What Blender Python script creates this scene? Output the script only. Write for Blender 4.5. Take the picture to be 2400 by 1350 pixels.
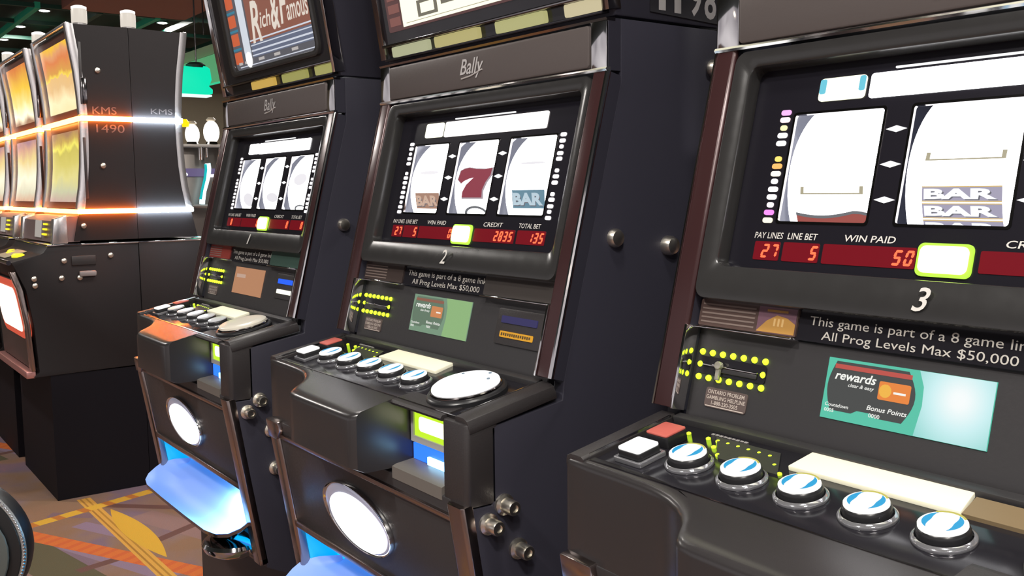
import bpy, bmesh, math, random
from mathutils import Vector, Matrix
random.seed(7)
C = bpy.context.scene.collection
for o in list(bpy.data.objects): bpy.data.objects.remove(o)

# ---------------------------------------------------------------- camera
cam_d = bpy.data.cameras.new('camera'); cam = bpy.data.objects.new('camera', cam_d); C.objects.link(cam)
rt = Vector((0.5954695, 0.8032942, -0.0115974)); up = Vector((-0.0741456, 0.0693257, 0.9948348)); fw = Vector((-0.7999491, 0.5915339, -0.1008421))
M = Matrix((rt, up, -fw)).transposed().to_4x4(); M.translation = (0.715785, -0.982568, 1.318478)
cam.matrix_world = M
cam_d.sensor_width = 36; cam_d.lens = 36*2284.83/2400; cam_d.clip_start = .02
bpy.context.scene.camera = cam
vs = bpy.context.scene.view_settings
vs.view_transform = 'Standard'; vs.look = 'None'; vs.exposure = 0.0; vs.gamma = 1; vs.use_curve_mapping = False

# ---------------------------------------------------------------- world: dim casino fill with bright dots added for reflections
w = bpy.data.worlds.new('casino_air'); bpy.context.scene.world = w; w.use_nodes = True
nt = w.node_tree; bg = nt.nodes['Background']
tc = nt.nodes.new('ShaderNodeTexCoord'); vo = nt.nodes.new('ShaderNodeTexVoronoi'); vo.inputs['Scale'].default_value = 9
nt.links.new(tc.outputs['Generated'], vo.inputs['Vector'])
lt = nt.nodes.new('ShaderNodeMath'); lt.operation = 'LESS_THAN'; lt.inputs[1].default_value = .13
nt.links.new(vo.outputs['Distance'], lt.inputs[0])
no = nt.nodes.new('ShaderNodeTexNoise'); no.inputs['Scale'].default_value = 2.4
nt.links.new(tc.outputs['Generated'], no.inputs['Vector'])
cr = nt.nodes.new('ShaderNodeValToRGB'); e = cr.color_ramp.elements
e[0].position = .35; e[0].color = (.20, .185, .20, 1); e[1].position = .68; e[1].color = (.60, .57, .58, 1)
nt.links.new(no.outputs['Fac'], cr.inputs['Fac'])
mx = nt.nodes.new('ShaderNodeMixRGB'); mx.inputs['Color2'].default_value = (4.2, 3.7, 3.1, 1)
nt.links.new(lt.outputs[0], mx.inputs['Fac']); nt.links.new(cr.outputs['Color'], mx.inputs['Color1'])
nt.links.new(mx.outputs['Color'], bg.inputs['Color']); bg.inputs['Strength'].default_value = 1.3

def area(name, loc, size, power, color=(1, 1, 1), rot=(0, 0, 0), shape='DISK', size_y=None):
    d = bpy.data.lights.new(name, 'AREA'); d.energy = power; d.size = size; d.color = color; d.shape = shape
    if size_y: d.size_y = size_y
    o = bpy.data.objects.new(name, d); C.objects.link(o); o.location = loc; o.rotation_euler = rot
    return o
# seen downlights plus unseen ceiling lamps added for fill over aisle, row and wall
for x, y, p in [(-.2, -2.3, 60), (2.4, -2.6, 50), (1.6, -1.6, 60), (-2.5, 1.4, 45), (-5.2, -1.4, 60), (-.6, 1.6, 40), (1.7, .8, 40), (-2.7, .0, 26), (.35, -.75, 16), (-10.42, 2.49, 60), (-11.49, 1.25, 40), (-13.0, 4.2, 90), (-8.4, 3.2, 50)]:
    area('ceiling_lamp_and_fill', (x, y, 3.15), .28, p, (1, .95, .89))

# ---------------------------------------------------------------- materials
MAT = {}
def pmat(name, col, rough=.5, metal=0., emit=None, es=0., spec=.5, bump=None, coat=0.):
    if name in MAT: return MAT[name]
    m = bpy.data.materials.new(name); m.use_nodes = True; n = m.node_tree; b = n.nodes['Principled BSDF']
    b.inputs['Base Color'].default_value = (*col, 1); b.inputs['Roughness'].default_value = rough; b.inputs['Metallic'].default_value = metal
    b.inputs['Specular IOR Level'].default_value = spec
    if coat: b.inputs['Coat Weight'].default_value = coat; b.inputs['Coat Roughness'].default_value = .06
    if emit: b.inputs['Emission Color'].default_value = (*emit, 1); b.inputs['Emission Strength'].default_value = es
    if bump:
        nz = n.nodes.new('ShaderNodeTexNoise'); nz.inputs['Scale'].default_value = bump[0]; nz.inputs['Detail'].default_value = 3
        t = n.nodes.new('ShaderNodeTexCoord'); n.links.new(t.outputs['Object'], nz.inputs['Vector'])
        bp = n.nodes.new('ShaderNodeBump'); bp.inputs['Strength'].default_value = bump[1]; bp.inputs['Distance'].default_value = .001
        n.links.new(nz.outputs['Fac'], bp.inputs['Height']); n.links.new(bp.outputs['Normal'], b.inputs['Normal'])
        rr = n.nodes.new('ShaderNodeMapRange'); rr.inputs['To Min'].default_value = max(rough-.06, .02); rr.inputs['To Max'].default_value = rough+.08
        n.links.new(nz.outputs['Fac'], rr.inputs['Value']); n.links.new(rr.outputs['Result'], b.inputs['Roughness'])
    MAT[name] = m; return m
def emat(name, col, s): return pmat(name, (.02, .02, .02), .4, 0, col, s, .2)

m_black = pmat('black_moulded_plastic', (.034, .030, .031), .40, bump=(420, .25))
m_rest = pmat('satin_wrist_rest', (.030, .027, .028), .27, spec=.75)
m_side = pmat('black_laminate', (.034, .033, .047), .42, spec=.3, bump=(300, .15))
m_twin = pmat('twin_laminate', (.021, .018, .019), .45, spec=.2, bump=(300, .15))
m_bar = pmat('edge_bar_red_reflection', (.050, .020, .021), .26, .2)  # red reflection on the chrome bars is put into this colour
m_gloss = pmat('gloss_black_glass', (.016, .015, .019), .14, bump=(14, .05))
m_panel = pmat('dark_grey_panel', (.036, .034, .036), .38, bump=(260, .1))
m_bezel = pmat('grey_black_bezel', (.032, .031, .031), .22, bump=(60, .06))
m_header = pmat('brown_grey_plate', (.105, .088, .084), .40, .15, bump=(180, .1))
m_chrome = pmat('chrome', (.82, .80, .80), .07, 1)
m_chromed = pmat('dark_chrome', (.30, .28, .285), .12, 1)
m_trim = pmat('brushed_door_trim', (.40, .33, .31), .22, 1, bump=(90, .08))
m_steel = pmat('bolt_steel', (.85, .80, .70), .30, 1)
m_rubber = pmat('button_black', (.02, .02, .022), .3)
m_ringg = pmat('clear_button_ring', (.55, .55, .58), .1, .75)
m_white = emat('button_white_lit', (1, .99, .97), 1.0)
m_swirl = emat('button_blue_swirl', (.01, .42, .80), .9)
m_ylw = emat('button_yellow_print', (.75, .68, .12), .8)
m_red = pmat('red_button_cap', (.42, .10, .08), .3, 0, (.6, .12, .09), .35)
m_card = pmat('cream_card', (.78, .74, .56), .5, 0, (1, .95, .72), .35)  # glow added to the card so it reads brighter than lit paper
m_led = emat('yellow_green_led', (.62, .95, .02), 2.6)
m_red7 = emat('red_meter_digit', (1, .13, .045), 1.7)
m_redwin = pmat('red_meter_window', (.07, .006, .010), .2, 0, (.5, .006, .02), .24)
m_print = pmat('white_print', (.72, .70, .66), .5)
m_printg = pmat('grey_print', (.34, .32, .31), .5)
m_reel = emat('backlit_reel', (1, .985, 1), 4.5)
m_rside = pmat('glowing_reel_side', (.30, .31, .36), .35, 0, (.42, .43, .52), .42)  # glow put into the reel sides to lighten gaps beside the drums
m_diam = emat('payline_diamond_white', (1, 1, 1), 1.1)
m_banner = emat('backlit_banner_white', (1, .99, 1), 4.0)
m_green = emat('green_bet_lamp', (.80, 1.0, .22), 9.0)
m_greenrim = emat('green_bet_lamp_rim', (.45, .85, .05), 1.3)
m_base = pmat('base_brown_black', (.040, .028, .027), .5)
m_void = pmat('inner_black', (.008, .008, .009), .7)

# ---------------------------------------------------------------- mesh builder
ID = lambda a, b, c: (a, b, c)
class MB:
    def __init__(s): s.v = []; s.f = []
    def add(s, vs_, fs):
        n = len(s.v); s.v += [tuple(p) for p in vs_]; s.f += [tuple(i+n for i in f) for f in fs]; return s
    def box(s, a0, a1, b0, b1, c0, c1, fr=ID):
        P = [fr(a, b, c) for c in (c0, c1) for b in (b0, b1) for a in (a0, a1)]
        return s.add(P, [(0, 2, 3, 1), (4, 5, 7, 6), (0, 1, 5, 4), (2, 6, 7, 3), (0, 4, 6, 2), (1, 3, 7, 5)])
    def prism(s, pts, c0, c1, fr=ID):
        n = len(pts); P = [fr(a, b, c0) for a, b in pts]+[fr(a, b, c1) for a, b in pts]
        F = [tuple(range(n-1, -1, -1)), tuple(range(n, 2*n))]+[(i, (i+1) % n, n+(i+1) % n, n+i) for i in range(n)]
        return s.add(P, F)
    def ring(s, po, pi, c0, c1, fr=ID, ci=None):
        n = len(po); ci = c1 if ci is None else ci
        P = [fr(a, b, c0) for a, b in po]+[fr(a, b, c1) for a, b in po]+[fr(a, b, ci) for a, b in pi]+[fr(a, b, c0) for a, b in pi]
        F = []
        for i in range(n):
            j = (i+1) % n
            for k in range(4):
                l = (k+1) % 4; F.append((k*n+i, k*n+j, l*n+j, l*n+i))
        return s.add(P, F)
    def lathe(s, ca, cb, prof, n=32, fr=ID, sx=1, sy=1, cap=True):
        P = []
        for r, h in prof:
            for k in range(n):
                t = 2*math.pi*k/n; P.append(fr(ca+r*sx*math.cos(t), cb+r*sy*math.sin(t), h))
        F = []
        for i in range(len(prof)-1):
            for k in range(n):
                j = (k+1) % n; F.append((i*n+k, i*n+j, (i+1)*n+j, (i+1)*n+k))
        if cap:
            F.append(tuple(range(n-1, -1, -1))); F.append(tuple((len(prof)-1)*n+k for k in range(n)))
        return s.add(P, F)
    def cyl(s, ca, cb, r, h0, h1, n=24, fr=ID): return s.lathe(ca, cb, [(r, h0), (r, h1)], n, fr)
    def tube(s, pts, r, n=8, closed=False):
        pts = [Vector(p) for p in pts]; P = []; F = []; m = len(pts); N0 = None
        for i, p in enumerate(pts):
            a = pts[(i-1) % m] if closed or i > 0 else p; b = pts[(i+1) % m] if closed or i < m-1 else p
            t = (b-a).normalized()
            if N0 is None: N0 = t.orthogonal().normalized()
            N0 = (N0-t*N0.dot(t)).normalized(); B = t.cross(N0)
            for k in range(n):
                q = 2*math.pi*k/n; P.append(p+(N0*math.cos(q)+B*math.sin(q))*r)
        for i in range(m if closed else m-1):
            for k in range(n):
                F.append((i*n+k, i*n+(k+1) % n, ((i+1) % m)*n+(k+1) % n, ((i+1) % m)*n+k))
        if not closed: F += [tuple(range(n-1, -1, -1)), tuple((m-1)*n+k for k in range(n))]
        return s.add(P, F)
    def loft(s, rows, caps=False):
        n = len(rows[0]); P = [p for r in rows for p in r]; F = []
        for i in range(len(rows)-1):
            for k in range(n-1): F.append((i*n+k, i*n+k+1, (i+1)*n+k+1, (i+1)*n+k))
        return s.add(P, F)
def rrect(a0, a1, b0, b1, r, n=5):
    out = []
    for ca, cb, t0 in ((a1-r, b0+r, -90), (a1-r, b1-r, 0), (a0+r, b1-r, 90), (a0+r, b0+r, 180)):
        for k in range(n+1):
            t = math.radians(t0+90*k/n); out.append((ca+r*math.cos(t), cb+r*math.sin(t)))
    return out
def quad(p, r=0): return p
def obj(name, mb, mat, parent=None, bevel=0, seg=2, angle=35, label=None, kind=None):
    me = bpy.data.meshes.new(name); me.from_pydata([tuple(v) for v in mb.v], [], mb.f); me.update()
    b = bmesh.new(); b.from_mesh(me); bmesh.ops.recalc_face_normals(b, faces=b.faces)
    if bevel:
        es = [e for e in b.edges if len(e.link_faces) == 2 and e.calc_face_angle(0) > math.radians(30)]
        bmesh.ops.bevel(b, geom=es, offset=bevel, offset_type='OFFSET', segments=seg, profile=.5, affect='EDGES', clamp_overlap=True)
    b.to_mesh(me); b.free()
    for p in me.polygons: p.use_smooth = True
    me.set_sharp_from_angle(angle=math.radians(angle))
    me.materials.append(mat)
    o = bpy.data.objects.new(name, me); C.objects.link(o)
    if parent: o.parent = parent
    if label: o['label'] = label
    if kind: o['kind'] = kind
    return o
def thing(name, label, cat, loc=(0, 0, 0), rz=0, group=None):
    o = bpy.data.objects.new(name, None); C.objects.link(o); o.location = loc; o.rotation_euler = (0, 0, rz); o.empty_display_size = .1
    o['label'] = label; o['category'] = cat
    if group: o['group'] = group
    return o
_tx = {}
def tmesh(s, shear=0, off=0):
    k = (s, shear, off)
    if k in _tx: return _tx[k]
    cu = bpy.data.curves.new('t', 'FONT'); cu.body = s; cu.size = 1; cu.shear = shear; cu.offset = off; cu.resolution_u = 3
    o = bpy.data.objects.new('t', cu); C.objects.link(o); dg = bpy.context.evaluated_depsgraph_get(); dg.update()
    me = bpy.data.meshes.new_from_object(o.evaluated_get(dg))
    b = bmesh.new(); b.from_mesh(me); bmesh.ops.triangulate(b, faces=b.faces)
    V = [v.co.copy() for v in b.verts]; b.verts.index_update(); F = [tuple(v.index for v in f.verts) for f in b.faces]; b.free()
    bpy.data.objects.remove(o); bpy.data.meshes.remove(me)
    xs = [v.x for v in V]; ys = [v.y for v in V]; x0, x1, y0, y1 = min(xs), max(xs), min(ys), max(ys)
    r = ([((v.x-x0)/(x1-x0), (v.y-y0)/(y1-y0)) for v in V], F); _tx[k] = r; return r
def text(mb, s, a0, a1, b0, b1, c, fr=ID, shear=0, off=0):
    V, F = tmesh(s, shear, off)
    return mb.add([fr(a0+(a1-a0)*x, b0+(b1-b0)*y, c) for x, y in V], F)
SEG = {'0': 'abcdef', '1': 'bc', '2': 'abged', '3': 'abgcd', '4': 'fgbc', '5': 'afgcd', '6': 'afgedc', '7': 'abc', '8': 'abcdefg', '9': 'abcdfg'}
def digits(mb, s, a1, b0, h, c, fr, wd=.55, th=.16, pitch=.80, sl=.22):
    """slanted seven segment figures, right aligned to a1"""
    for i, ch in enumerate(reversed(s)):
        x1 = a1-i*h*pitch; x0 = x1-h*wd; t = h*th; m = b0+h/2
        def q(pa):
            mb.prism([(a+(b-b0)*sl, b) for a, b in pa], c, c+.0006, fr)
        g = h*.03
        def hor(y): q([(x0+g+t*.5, y-t/2), (x1-g-t*.5, y-t/2), (x1-g, y), (x1-g-t*.5, y+t/2), (x0+g+t*.5, y+t/2), (x0+g, y)])
        def ver(x, ya, yb): q([(x-t/2, ya+g+t*.5), (x, ya+g), (x+t/2, ya+g+t*.5), (x+t/2, yb-g-t*.5), (x, yb-g), (x-t/2, yb-g-t*.5)])
        for k in SEG[ch]:
            {'a': lambda: hor(b0+h-t/2), 'g': lambda: hor(m), 'd': lambda: hor(b0+t/2), 'f': lambda: ver(x0+t/2, m, b0+h-t/2), 'b': lambda: ver(x1-t/2, m, b0+h-t/2),
             'e': lambda: ver(x0+t/2, b0+t/2, m), 'c': lambda: ver(x1-t/2, b0+t/2, m)}[k]()

# frames local to a slot machine (origin on the floor under its centre)
sv, cv = .2455, .9694
def F(u, v, wv): return (u, -.222+sv*v-cv*wv, 1.075+cv*v+sv*wv)             # leaning face
sd, cd = .1919, .9814
def D(u, d, h): return (u, -.347+cd*d-sd*h, 1.041+sd*d+cd*h)                # button deck
sr, crr = .1605, .9870
def R(u, t, wv): return (u, -.353+sr*t-crr*wv, .935-crr*t-sr*wv)            # lower door, t runs downward
def H(u, z, wv): return (u, -.12-wv, z)                                     # header plate
stb, ctb = .165, .9863
def TB(u, t, wv): return (u, -.117-stb*t-ctb*wv, 1.547+ctb*t-stb*wv)        # top box front

# ---------------------------------------------------------------- the slot machine
REELS = [(-.191, -.0855), (-.055, .0525), (.082, .1905)]
RV0, RV1 = .219, .3345
RC, RR, RW = (RV0+RV1)/2, .1, -.1285
def reel_frame(u0):
    def f(a, b, c):   # a across the reel from its left edge, b = arc length from window middle (up), c = lift
        t = b/RR; r = RR+c
        return F(u0+a, RC+r*math.sin(t), RW+r*math.cos(t))
    return f
def make_machine(n, x, label, sp):
    t = thing('slot_machine', label, 'slot machine', (x, 0, 0), group='numbered three reel slot machines in the front row')
    def P(name, mb, mat, bevel=0, par=t, **k): return obj(name, mb, mat, par, bevel, **k)
    # ---- carcass
    core = MB().prism([(-.005, 1.535), (.30, 1.535), (.30, .012), (-.195, .012), (-.195, .58), (-.215, .60), (-.215, .93), (-.24, 1.0), (-.10, 1.04), (-.08, 1.1)], -.278, .278, lambda y, z, u: (u, y, z))
    P('cabinet_body', core, m_void)
    prof = [(-.098, 1.537), (-.098, 1.455), (-.196, 1.078), (-.20, 1.048), (-.312, 1.030), (-.312, .9325), (-.3415, .9325), (-.292, .603), (-.21, .56), (-.21, .0), (.30, .0), (.30, 1.537)]
    for s in (-1, 1):
        sp_ = P('side_panel', MB().prism(prof, .2785*s, .2985*s, lambda y, z, u: (u, y, z)), m_side, .0015)
        if s == 1 or n == 3: pass
        if s == 1:
            for (yy, zz, r, h) in [(-.111, 1.253, .0125, .011), (.077, 1.484, .0125, .012), (-.012, 1.239, .0135, .016)]:
                b = MB().lathe(yy, zz, [(r, 0), (r, h*.45), (r*.8, h*.85), (r*.35, h)], 20, lambda y, z, hh: (.2985+hh, y, z)); obj('bolt', b, m_steel, sp_)
            for (yy, zz) in [(-.296, .931), (-.320, .911), (-.275, .870), (-.269, .796)]:
                b = MB().lathe(yy, zz, [(.0135, 0), (.0135, .004), (.0095, .006), (.0095, .022), (.0085, .0245), (.005, .0245), (.005, .0225)], 18, lambda y, z, hh: (.2985+hh, y, z)); obj('barrel_lock', b, m_steel, sp_)
    P('base', MB().box(-.288, .288, -.225, .29, .001, .575), m_base, .004)
    # ---- leaning face: edge bars, bezel, display
    for s in (-1, 1):
        pts = [(.2695*s, -.007), (.2985*s, -.007), (.2985*s, -.003), (.2955*s, 0), (.2725*s, 0), (.2695*s, -.003)]
        P('edge_bar', MB().prism(pts, .004, .4075, lambda a, c, b: F(a, b, c)), m_bar, .0008)
        P('edge_strip', MB().box(min(.2695*s, .2978*s), max(.2695*s, .2978*s), .004, .4075, -.030, -.007, F), m_side)
        P('edge_corner', MB().prism([(.2970*s, -.0035), (.2995*s, -.0045), (.2999*s, -.0015), (.2985*s, .0008), (.2960*s, .0012)], .004, .4075, lambda a, c, b: F(a, b, c)), m_chrome)
        P('edge_bead', MB().prism([(.2665*s, -.018), (.2705*s, -.018), (.2705*s, .0015), (.2665*s, .0015)], .003, .097, lambda a, c, b: F(a, b, c)), m_chrome, .0008)
    bz = MB().ring(rrect(-.268, .268, .128, .4045, .014), rrect(-.2475, .2475, .1655, .3868, .010), -.03, -.001, F, -.006)
    bzo = P('display_bezel', bz, m_bezel, .0022)
    num = MB(); text(num, str(n), -.0092, .0068, .1362, .158, .0004, F, .28, .008); obj('machine_number', num, m_print, bzo, label='pale italic numeral')
    us = [-.2475, -.191, -.0855, -.055, .0525, .082, .1905, .2475]; vv = [.163, RV0, RV1, .389]
    dp = MB()
    for i in range(7):
        for j in range(3):
            if j == 1 and i % 2 == 1: continue
            dp.box(us[i], us[i+1], vv[j], vv[j+1], -.0275, -.0245, F)
    dpo = P('display_panel', dp, pmat('printed_black_glass', (.013, .012, .017), .22, spec=.3))
    P('reel_housing', MB().box(-.205, .205, .205, .35, -.080, -.074, F), pmat('reel_housing_grey', (.16, .17, .22), .5))
    for s in (-1, 1): P('reel_gap_glow', MB().box(.2045*s-.001, .2045*s+.001, .205, .35, -.080, -.030, F), m_rside)  # added glowing walls that lighten the gap beside the outer reels
    # reels behind three windows
    for k, (u0, u1) in enumerate(REELS):
        wf = MB().ring(rrect(u0-.0022, u1+.0022, RV0-.0022, RV1+.0022, .004), rrect(u0+.0004, u1-.0004, RV0+.0004, RV1-.0004, .003), -.0275, -.0238, F)
        obj('reel_window_frame', wf, m_chromed, dpo)
        rl = MB(); wd = u1-u0; fr = reel_frame(u0+.001)
        N = 28; rows = []
        for side in range(2):
            pass
        A = [(-1.35+2.7*i/N)*RR for i in range(N+1)]
        rl.loft([[fr(0, b, 0) for b in A], [fr(wd-.0005, b, 0) for b in A]])
        ro = P('reel', rl, m_reel)
        for e_ in (0, wd-.0005): obj('reel_side', MB().loft([[fr(e_, b, -.0002) for b in A], [fr(e_, b, -.060) for b in A]]), m_rside, ro)
        for kind, b0, b1 in sp['reels'][k]:
            a0, a1 = wd*.16, wd*.86
            def fine(mb):   # keep long flat pieces from cutting into the drum
                return mb
            if kind.startswith('bar'):
                ink, plate = {'bar': ('bar_letters', 'bar_orange'), 'barb': ('bar_letters_pale', 'bar_blue'), 'bart': ('bar_letters_white', 'bar_violet')}[kind]
                shm = emat('bar_shadow', (.17, .17, .20), .8); inkm = {'bar_letters': emat('bar_letters_tan', (.80, .55, .42), .75), 'bar_letters_pale': emat('bar_letters_pale_blue', (.62, .78, .88), .8), 'bar_letters_white': emat('bar_letters_white', (.93, .95, 1), 1.05)}[ink]
                plm = {'bar_orange': emat('bar_plate_orange', (.62, .36, .26), .62), 'bar_blue': emat('bar_plate_blue', (.22, .42, .55), .6), 'bar_violet': emat('bar_plate_violet', (.50, .47, .62), .75)}[plate]
                m = MB(); st = 4
                for i in range(st): m.box(a0, a1, b0+(b1-b0)*i/st, b0+(b1-b0)*(i+1)/st, .0004, .0008, fr)
                so = obj('bar_symbol', m, plm, ro)
                m = MB(); h = b1-b0; text(m, 'BAR', a0+.045*(a1-a0), a1-.035*(a1-a0), b0+.08*h, b1-.20*h, .0012, fr, 0, .05); obj('bar_shade', m, shm, ro)
                m = MB(); text(m, 'BAR', a0+.03*(a1-a0), a1-.05*(a1-a0), b0+.14*h, b1-.12*h, .0016, fr, 0, .05); obj('bar_lettering', m, inkm, ro)
                m = MB(); h = b1-b0
                m.box(a0, a1, b1-.03*h, b1+.05*h, .0006, .0012, fr); m.box(a0, a1, b0-.05*h, b0+.03*h, .0006, .0012, fr); obj('bar_border', m, emat('bar_border_gold', (.80, .58, .25), .85) if kind == 'bart' else plm, ro)
            elif kind == 'seven':
                L, Rr, h = a0-.006, a1+.004, b1-b0
                N7 = [(0, .60), (.03, .90), (.14, .97), (.28, 1.0), (.50, .95), (.78, .93), (1, .97), (1, .74), (.88, .50), (.79, .25), (.77, 0), (.14, 0), (.17, .20), (.28, .42), (.44, .60), (.50, .66), (.34, .62), (.20, .55), (.12, .47)]
                pts = [(L+(Rr-L)*p, b0+h*q) for p, q in N7]
                m = MB(); m.prism(pts, .0018, .0024, fr); obj('seven_symbol', m, emat('seven_red', (.42, .05, .09), .62), ro)
                cx = sum(p[0] for p in pts)/len(pts); cy = sum(p[1] for p in pts)/len(pts)
                m = MB(); m.prism([(cx+(a-cx)*1.10, cy+(b-cy)*1.09) for a, b in pts], .0008, .0014, fr); obj('seven_outline', m, emat('seven_outline_grey', (.55, .45, .5), .7), ro)
            elif kind == 'arc':
                m = MB(); pts = []
                K = 10
                for i in range(K+1): pts.append((a0-.006+(a1-a0+.012)*i/K, b1-.006*abs(math.sin(i/K*math.pi*1.0+.5))))
                m.prism(pts+[(a1+.006, b0), (a0-.006, b0)], .0012, .0016, fr); obj('red_symbol', m, emat('symbol_dull_red', (.50, .12, .10), .7), ro)
                m = MB()
                for i in range(K): m.prism([pts[i], pts[i+1], (pts[i+1][0], pts[i+1][1]+.003), (pts[i][0], pts[i][1]+.003)], .0014, .002, fr)
                obj('symbol_outline', m, emat('symbol_grey', (.22, .23, .25), .7), ro)
            elif kind == 'line':
                m = MB(); m.box(a0, a1, b0, b0+.0014, .0006, .001, fr); m.box(a0, a0+.004, b0, b0+.008, .0006, .001, fr); m.box(a1-.004, a1, b0, b0+.008, .0006, .001, fr)
                obj('symbol_outline', m, emat('symbol_tan_line', (.52, .47, .32), .8), ro)
            elif kind == 'ghost':
                m = MB(); m.lathe((a0+a1)/2, (b0+b1)/2, [(1, .0012), (1, .0016)], 16, fr, (a1-a0)*.40, (b1-b0)*.5); obj('faint_symbol', m, emat('symbol_pale_grey', (.82, .80, .84), 1.0), ro)
            elif kind == 'ring':
                m = MB(); po = [((a0+a1)/2+(a1-a0)*.42*math.cos(q*math.pi/12), b0+(b1-b0)*math.sin(q*math.pi/12)) for q in range(24)]
                pi_ = [((a0+a1)/2+(a1-a0)*.34*math.cos(q*math.pi/12), b0+(b1-b0)*.72*math.sin(q*math.pi/12)) for q in range(24)]
                m.ring(po, pi_, .0006, .0012, fr); obj('ring_symbol', m, emat('symbol_grey', (.22, .23, .25), .7), ro)
    # diamonds, pay line lamps
    for ua in (-.070, .0668):
        for vb in (.3125, .2775, .2425):
            P('payline_diamond', MB().prism([(ua-.0112, vb), (ua, vb-.0033), (ua+.0112, vb), (ua, vb+.0033)], -.0245, -.0236, F), m_diam)
    vl = [.3376, .3297, .3208, .3126, .3039, .2868, .2789, .2707, .2624, .2538, .2454, .2368, .2286, .2201]
    vr = [.3339, .3251, .3167, .3073, .2995, .2829, .2745, .2658, .2495, .2418, .2324, .2247, .2160]
    for side, lst in ((-1, vl), (1, vr)):
        for i, b in enumerate(lst):
            wide = .0062 if (i % 3 != 2) else .0042
            P('payline_lamp', MB().prism(rrect(.2035*side-wide, .2035*side+wide, b-.0028, b+.0028, .0025, 3), -.0245, -.0232, F), sp['lamp'](i))
    # banner and its left tile, glowing strip drawn as the reflection line above
    P('banner_lamp', MB().prism(rrect(-.1062, .162, .3455, .3705, .003, 3), -.0245, -.0228, F), sp['banner'])
    tile = P('banner_tile', MB().prism(rrect(-.1655, -.1112, .3465, .3705, .004, 3), -.0245, -.0228, F), sp['tile'])
    if n == 3:
        for a0, a1 in ((-.1650, -.1575), (-.1185, -.1117)): obj('blue_corner', MB().prism(rrect(a0, a1, .354, .3695, .002, 3), -.0228, -.0222, F), emat('tile_cyan', (.15, .62, .78), .95), tile)
    P('banner_reflection_line', MB().prism(rrect(-.0815, .081, .3735, .3755, .0008, 2), -.0245, -.0232, F), m_diam)
    # meters
    for nm, a0, a1, s_, r1 in (('paylines', -.2145, -.1815, sp['m'][0], -.1850), ('line_bet', -.1773, -.1330, sp['m'][1], -.1365), ('win_paid', -.1285, -.0278, sp['m'][2], -.0315), ('credit', .0325, .1345, sp['m'][3], .1285), ('total_bet', .1405, .2050, sp['m'][4], .2000)):
        mo = P('meter_window', MB().prism(rrect(a0, a1, .1772, .1972, .0015, 2), -.0245, -.0238, F), m_redwin)
        if s_:
            d = MB(); digits(d, s_, r1, .1796, .0148, -.0237, F); obj('meter_digits', d, m_red7, mo)
    for s_, a0, a1 in (('PAY LINES', -.2168, -.1798), ('LINE BET', -.1741, -.1372), ('WIN PAID', -.106, -.0506), ('CREDIT', .0531, .1022), ('TOTAL BET', .141, .1917)):
        lab = MB(); text(lab, s_, a0, a1, .2005, .2072, -.0240, F, .12, .008); obj('meter_caption', lab, m_print, dpo)
    gl = P('bet_lamp_rim', MB().prism(rrect(-.0258, .0268, .1715, .2022, .006), -.0245, -.0222, F), m_greenrim)
    obj('bet_lamp', MB().prism(rrect(-.0225, .0237, .1745, .1995, .006), -.0222, -.0196, F), m_green, gl, .0008)
    # header plate
    P('header_plate', MB().prism(rrect(-.264, .264, 1.4755, 1.5305, .005), -.02, .004, H), m_header, .002)
    for s in (-1, 1):
        P('header_end_cap', MB().prism(rrect(min(.2655*s, .2975*s), max(.2655*s, .2975*s), 1.4715, 1.5345, .003), -.02, .002, H), m_chrome, .001)
    for s in (-1, 1): P('header_side', MB().box(min(.2655*s, .2978*s), max(.2655*s, .2978*s), -.1195, -.09, 1.470, 1.5365), m_side)
    P('header_rail', MB().prism([(-.004, 1.4690), (.003, 1.4690), (.005, 1.4715), (.003, 1.4742), (-.004, 1.4742)], -.2985, .2985, lambda c, z, u: H(u, z, c)), m_chrome)
    P('header_rail', MB().prism([(-.012, 1.5335), (.002, 1.5335), (.004, 1.5365), (-.012, 1.5375)], -.2985, .2985, lambda c, z, u: H(u, z, c)), m_chromed)
    lg = MB(); text(lg, 'Bally', -.040, .024, 1.4885, 1.5195, .0048, H, .35, .01)
    lg.tube([H(-.036, 1.490, .0048), H(-.01, 1.4925, .0048), H(.02, 1.4995, .0048)], .0012, 6)
    P('maker_logo', lg, pmat('logo_satin', (.78, .75, .74), .38, .5))
    # ---- placards and lower panel
    P('message_strip', MB().box(-.268, .268, .098, .130, -.026, -.019, F), m_gloss)
    mt = MB(); text(mt, 'This game is part of a 8 game link.', -.125, .0985, .1115, .1232, -.0186, F); text(mt, 'All Prog Levels Max $50,000', -.109, .082, .0985, .1095, -.0186, F)
    P('message_lettering', mt, pmat('message_print', (.60, .57, .52), .5))
    pl = P('left_placard', MB().prism(rrect(-.2675, -.138, .0995, .1285, .002, 2), -.019, -.0165, F), pmat('placard_brown_%d' % n, sp['plac'], .22))
    ln = MB()
    for i in range(5): ln.box(-.264, -.191, .1225-.0048*i, .1243-.0048*i, -.0165, -.0161, F)
    obj('placard_text_lines', ln, pmat('placard_text', (.20, .15, .13), .5), pl)
    if n == 3:
        obj('placard_picture', MB().box(-.187, -.1395, .1005, .1275, -.0165, -.0160, F), pmat('placard_sky', (.17, .09, .12), .3), pl)
        pc = MB(); pc.prism([(-.187, .1012), (-.1395, .1012), (-.1395, .112), (-.150, .1175), (-.163, .1195), (-.175, .113)], -.0160, -.0155, F); pc.box(-.176, -.150, .1225, .1248, -.0160, -.0155, F)
        pco = obj('placard_building', pc, pmat('placard_gold', (.45, .24, .06), .35), pl)
        pc = MB()
        for i in range(3): pc.box(-.166+.005*i, -.1635+.005*i, .108, .116, -.0155, -.0152, F)
        obj('placard_tower', pc, pmat('placard_light_gold', (.62, .40, .16), .35), pl)
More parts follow.
